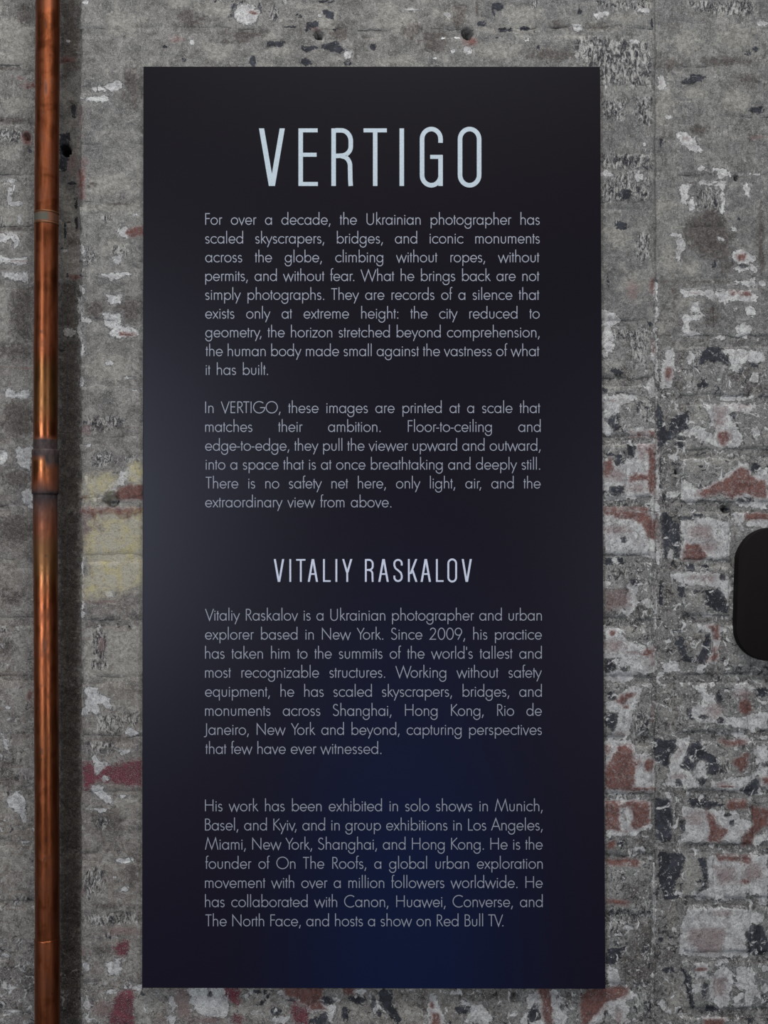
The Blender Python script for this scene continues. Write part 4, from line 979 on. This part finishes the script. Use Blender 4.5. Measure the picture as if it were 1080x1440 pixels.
# condensed display face for the title and the name: capital height 80.8, drawn in box 0..w
def disp(ink, ch, x0, x1, yt, yb):
    s = (yb - yt) / 80.8
    w = (x1 - x0) / s
    SV, SH = 6.3, 5.6
    P = lambda x, y: (x0 + x * s, yb - y * s)
    def quad(*pts): ink.poly([P(*p) for p in pts])
    def stem(x, y0=0, y1=80.8): quad((x, y0), (x + SV, y0), (x + SV, y1), (x, y1))
    def bar(y, xa, xb): quad((xa, y), (xb, y), (xb, y + SH), (xa, y + SH))
    def slant(xb_, xt_, y0=0, y1=80.8, h=7.0): quad((xb_, y0), (xb_ + h, y0), (xt_ + h, y1), (xt_, y1))
    def curve(pts, wd=6.3): ink.ribbon([P(*p) for p in pts], wd * s)
    H = 80.8; hv = SV / 2; hh = SH / 2
    if ch == 'V': m = w / 2; slant(m - 4.3, 0, h=7.2); slant(m - 2.9, w - 7.2, h=7.2)
    elif ch == 'A': m = w / 2; slant(0, m - 4.3, h=7.2); slant(w - 7.2, m - 2.9, h=7.2); bar(25, 6.5, w - 6.5)
    elif ch == 'E': stem(0); bar(H - SH, 0, w - 0.3); bar(0, 0, w); bar(41, 0, w - 1.8)
    elif ch == 'L': stem(0); bar(0, 0, w)
    elif ch == 'T': bar(H - SH, 0, w); stem(w / 2 - hv)
    elif ch == 'I': stem(w / 2 - hv)
    elif ch == 'Y': m = w / 2; stem(m - hv, 0, 36); slant(m - 4.2, 0, 33, H, 7.2); slant(m - 3.0, w - 7.2, 33, H, 7.2)
    elif ch == 'K': stem(0); slant(5.5, w - 8.2, 28, H, 7.4); slant(w - 7.6, 11.5, 0, 44, 7.4)
    elif ch == 'R':
        stem(0); r = 13.5
        curve([(SV - 1, H - hh), (w - hv - r, H - hh)] + arc(w - hv - r, H - hh - 15, r, 15, 90, 0, 10)[1:] + arc(w - hv - r, 41.5 + 14, r, 13, 0, -90, 10) + [(SV - 1, 42)])
        curve([(w - hv - r, 42)] + arc(w - hv - r + 1, 28, r - 2, 13.5, 90, 0, 10)[1:] + [(w - hv - 0.6, 8), (w - hv, 0)])
    elif ch == 'O':
        r = w / 2 - hv
        curve(arc(w / 2, H - hh - r + 0.8, r, r + 1, 0, 180, 16) + arc(w / 2, hh + r - 0.8, r, r + 1, 180, 360, 16) + [(w - hv, H - hh - r + 0.8)], 6.4)
    elif ch == 'G':
        r = w / 2 - hv
        curve([(w - hv, 60.5), (w - hv, H - hh - r)] + arc(w / 2, H - hh - r + 0.8, r, r + 1, 0, 180, 16)[1:] + arc(w / 2, hh + r - 0.8, r, r + 1, 180, 345, 16), 6.4)
        bar(38, 14.5, w); quad((w - SV, 0), (w, 0), (w, 41), (w - SV, 41))
    elif ch == 'S':
        r = w / 2 - hv
        curve([(w - hv, 58), (w - hv, H - hh - r)] + arc(w / 2, H - hh - r, r, r, 0, 180, 14)[1:] + [(hv, 58), (hv + 4, 48), (w / 2, 41), (w - hv - 3, 32), (w - hv, 22)]
              + arc(w / 2, hh + r, r, r, 0, -180, 14) + [(hv, 22)], 6.4)
title = Ink()
for ch, xa, xb in (('V', 364.2, 400.5), ('E', 419.7, 447), ('R', 466, 496.4), ('T', 511.2, 544.0), ('I', 561.7, 568.3), ('G', 590.4, 622.7), ('O', 643.8, 676.9)):
    disp(title, ch, xa, xb, 180.5, 261.5)
title.build('title_lettering', LETTER_TITLE)
name = Ink()
for ch, xa, xb in (('V', 385.0, 399.6), ('I', 406.8, 409.6), ('T', 416.5, 429.5), ('A', 432.8, 447.2), ('L', 454.3, 465), ('I', 471.6, 474.4), ('Y', 481.2, 495.4), ('R', 513.2, 525.4), ('A', 532, 546.7),
                   ('S', 553.3, 566.2), ('K', 573.7, 587.1), ('A', 591.5, 606), ('L', 613.1, 623.7), ('O', 629.2, 642.7), ('V', 649.3, 663.5)):
    disp(name, ch, xa, xb, 786.2, 818.2)
name.build('name_lettering', LETTER_NAME)

# ------------------------------------------------------------------ black rounded housing at the right edge
def housing():
    Yf = -0.014
    r_ = bpy.data.objects.new('black_housing', None); COL.objects.link(r_)
    r_['label'] = 'black box with rounded corners mounted on the brick wall at the right edge'
    r_['category'] = 'box'
    x0, x1, y0, y1, rad = 1034.0, 1152.0, 742.0, 928.5, 46.0
    def outline(inset):
        pts = []
        for cx, cy, a0 in ((x1 - rad, y0 + rad, -90), (x1 - rad, y1 - rad, 0), (x0 + rad, y1 - rad, 90), (x0 + rad, y0 + rad, 180)):
            for i in range(15):
                t = math.radians(a0 + 90 * i / 14); pts.append((cx + (rad - inset) * math.cos(t), cy + (rad - inset) * math.sin(t)))
        # the left side leans a little
        return [(px + (3.0 * (835 - py) / 93 * (1 if px < 1090 else 0)), py) for px, py in pts]
    rings = [(1.6, Yf), (1.0, Yf + 0.0002), (0.4, Yf + 0.0007), (0, Yf + 0.0016), (0, Yf + 0.009), (0, 0.004)]
    co = []; fs = []; n = 60
    for ins, y in rings:
        for px, py in outline(ins):
            X, Z = wallpt(px, py, Yf + 0.009); co.append((float(X), y, float(Z)))
    for k in range(len(rings) - 1):
        for i in range(n):
            j = (i + 1) % n
            fs.append((k * n + i, k * n + j, (k + 1) * n + j, (k + 1) * n + i))
    fs.append(tuple(range(n))[::-1])
    o = link_mesh('shell', co, fs, BLACK, r_)
    o.data.update()
    return r_
housing()
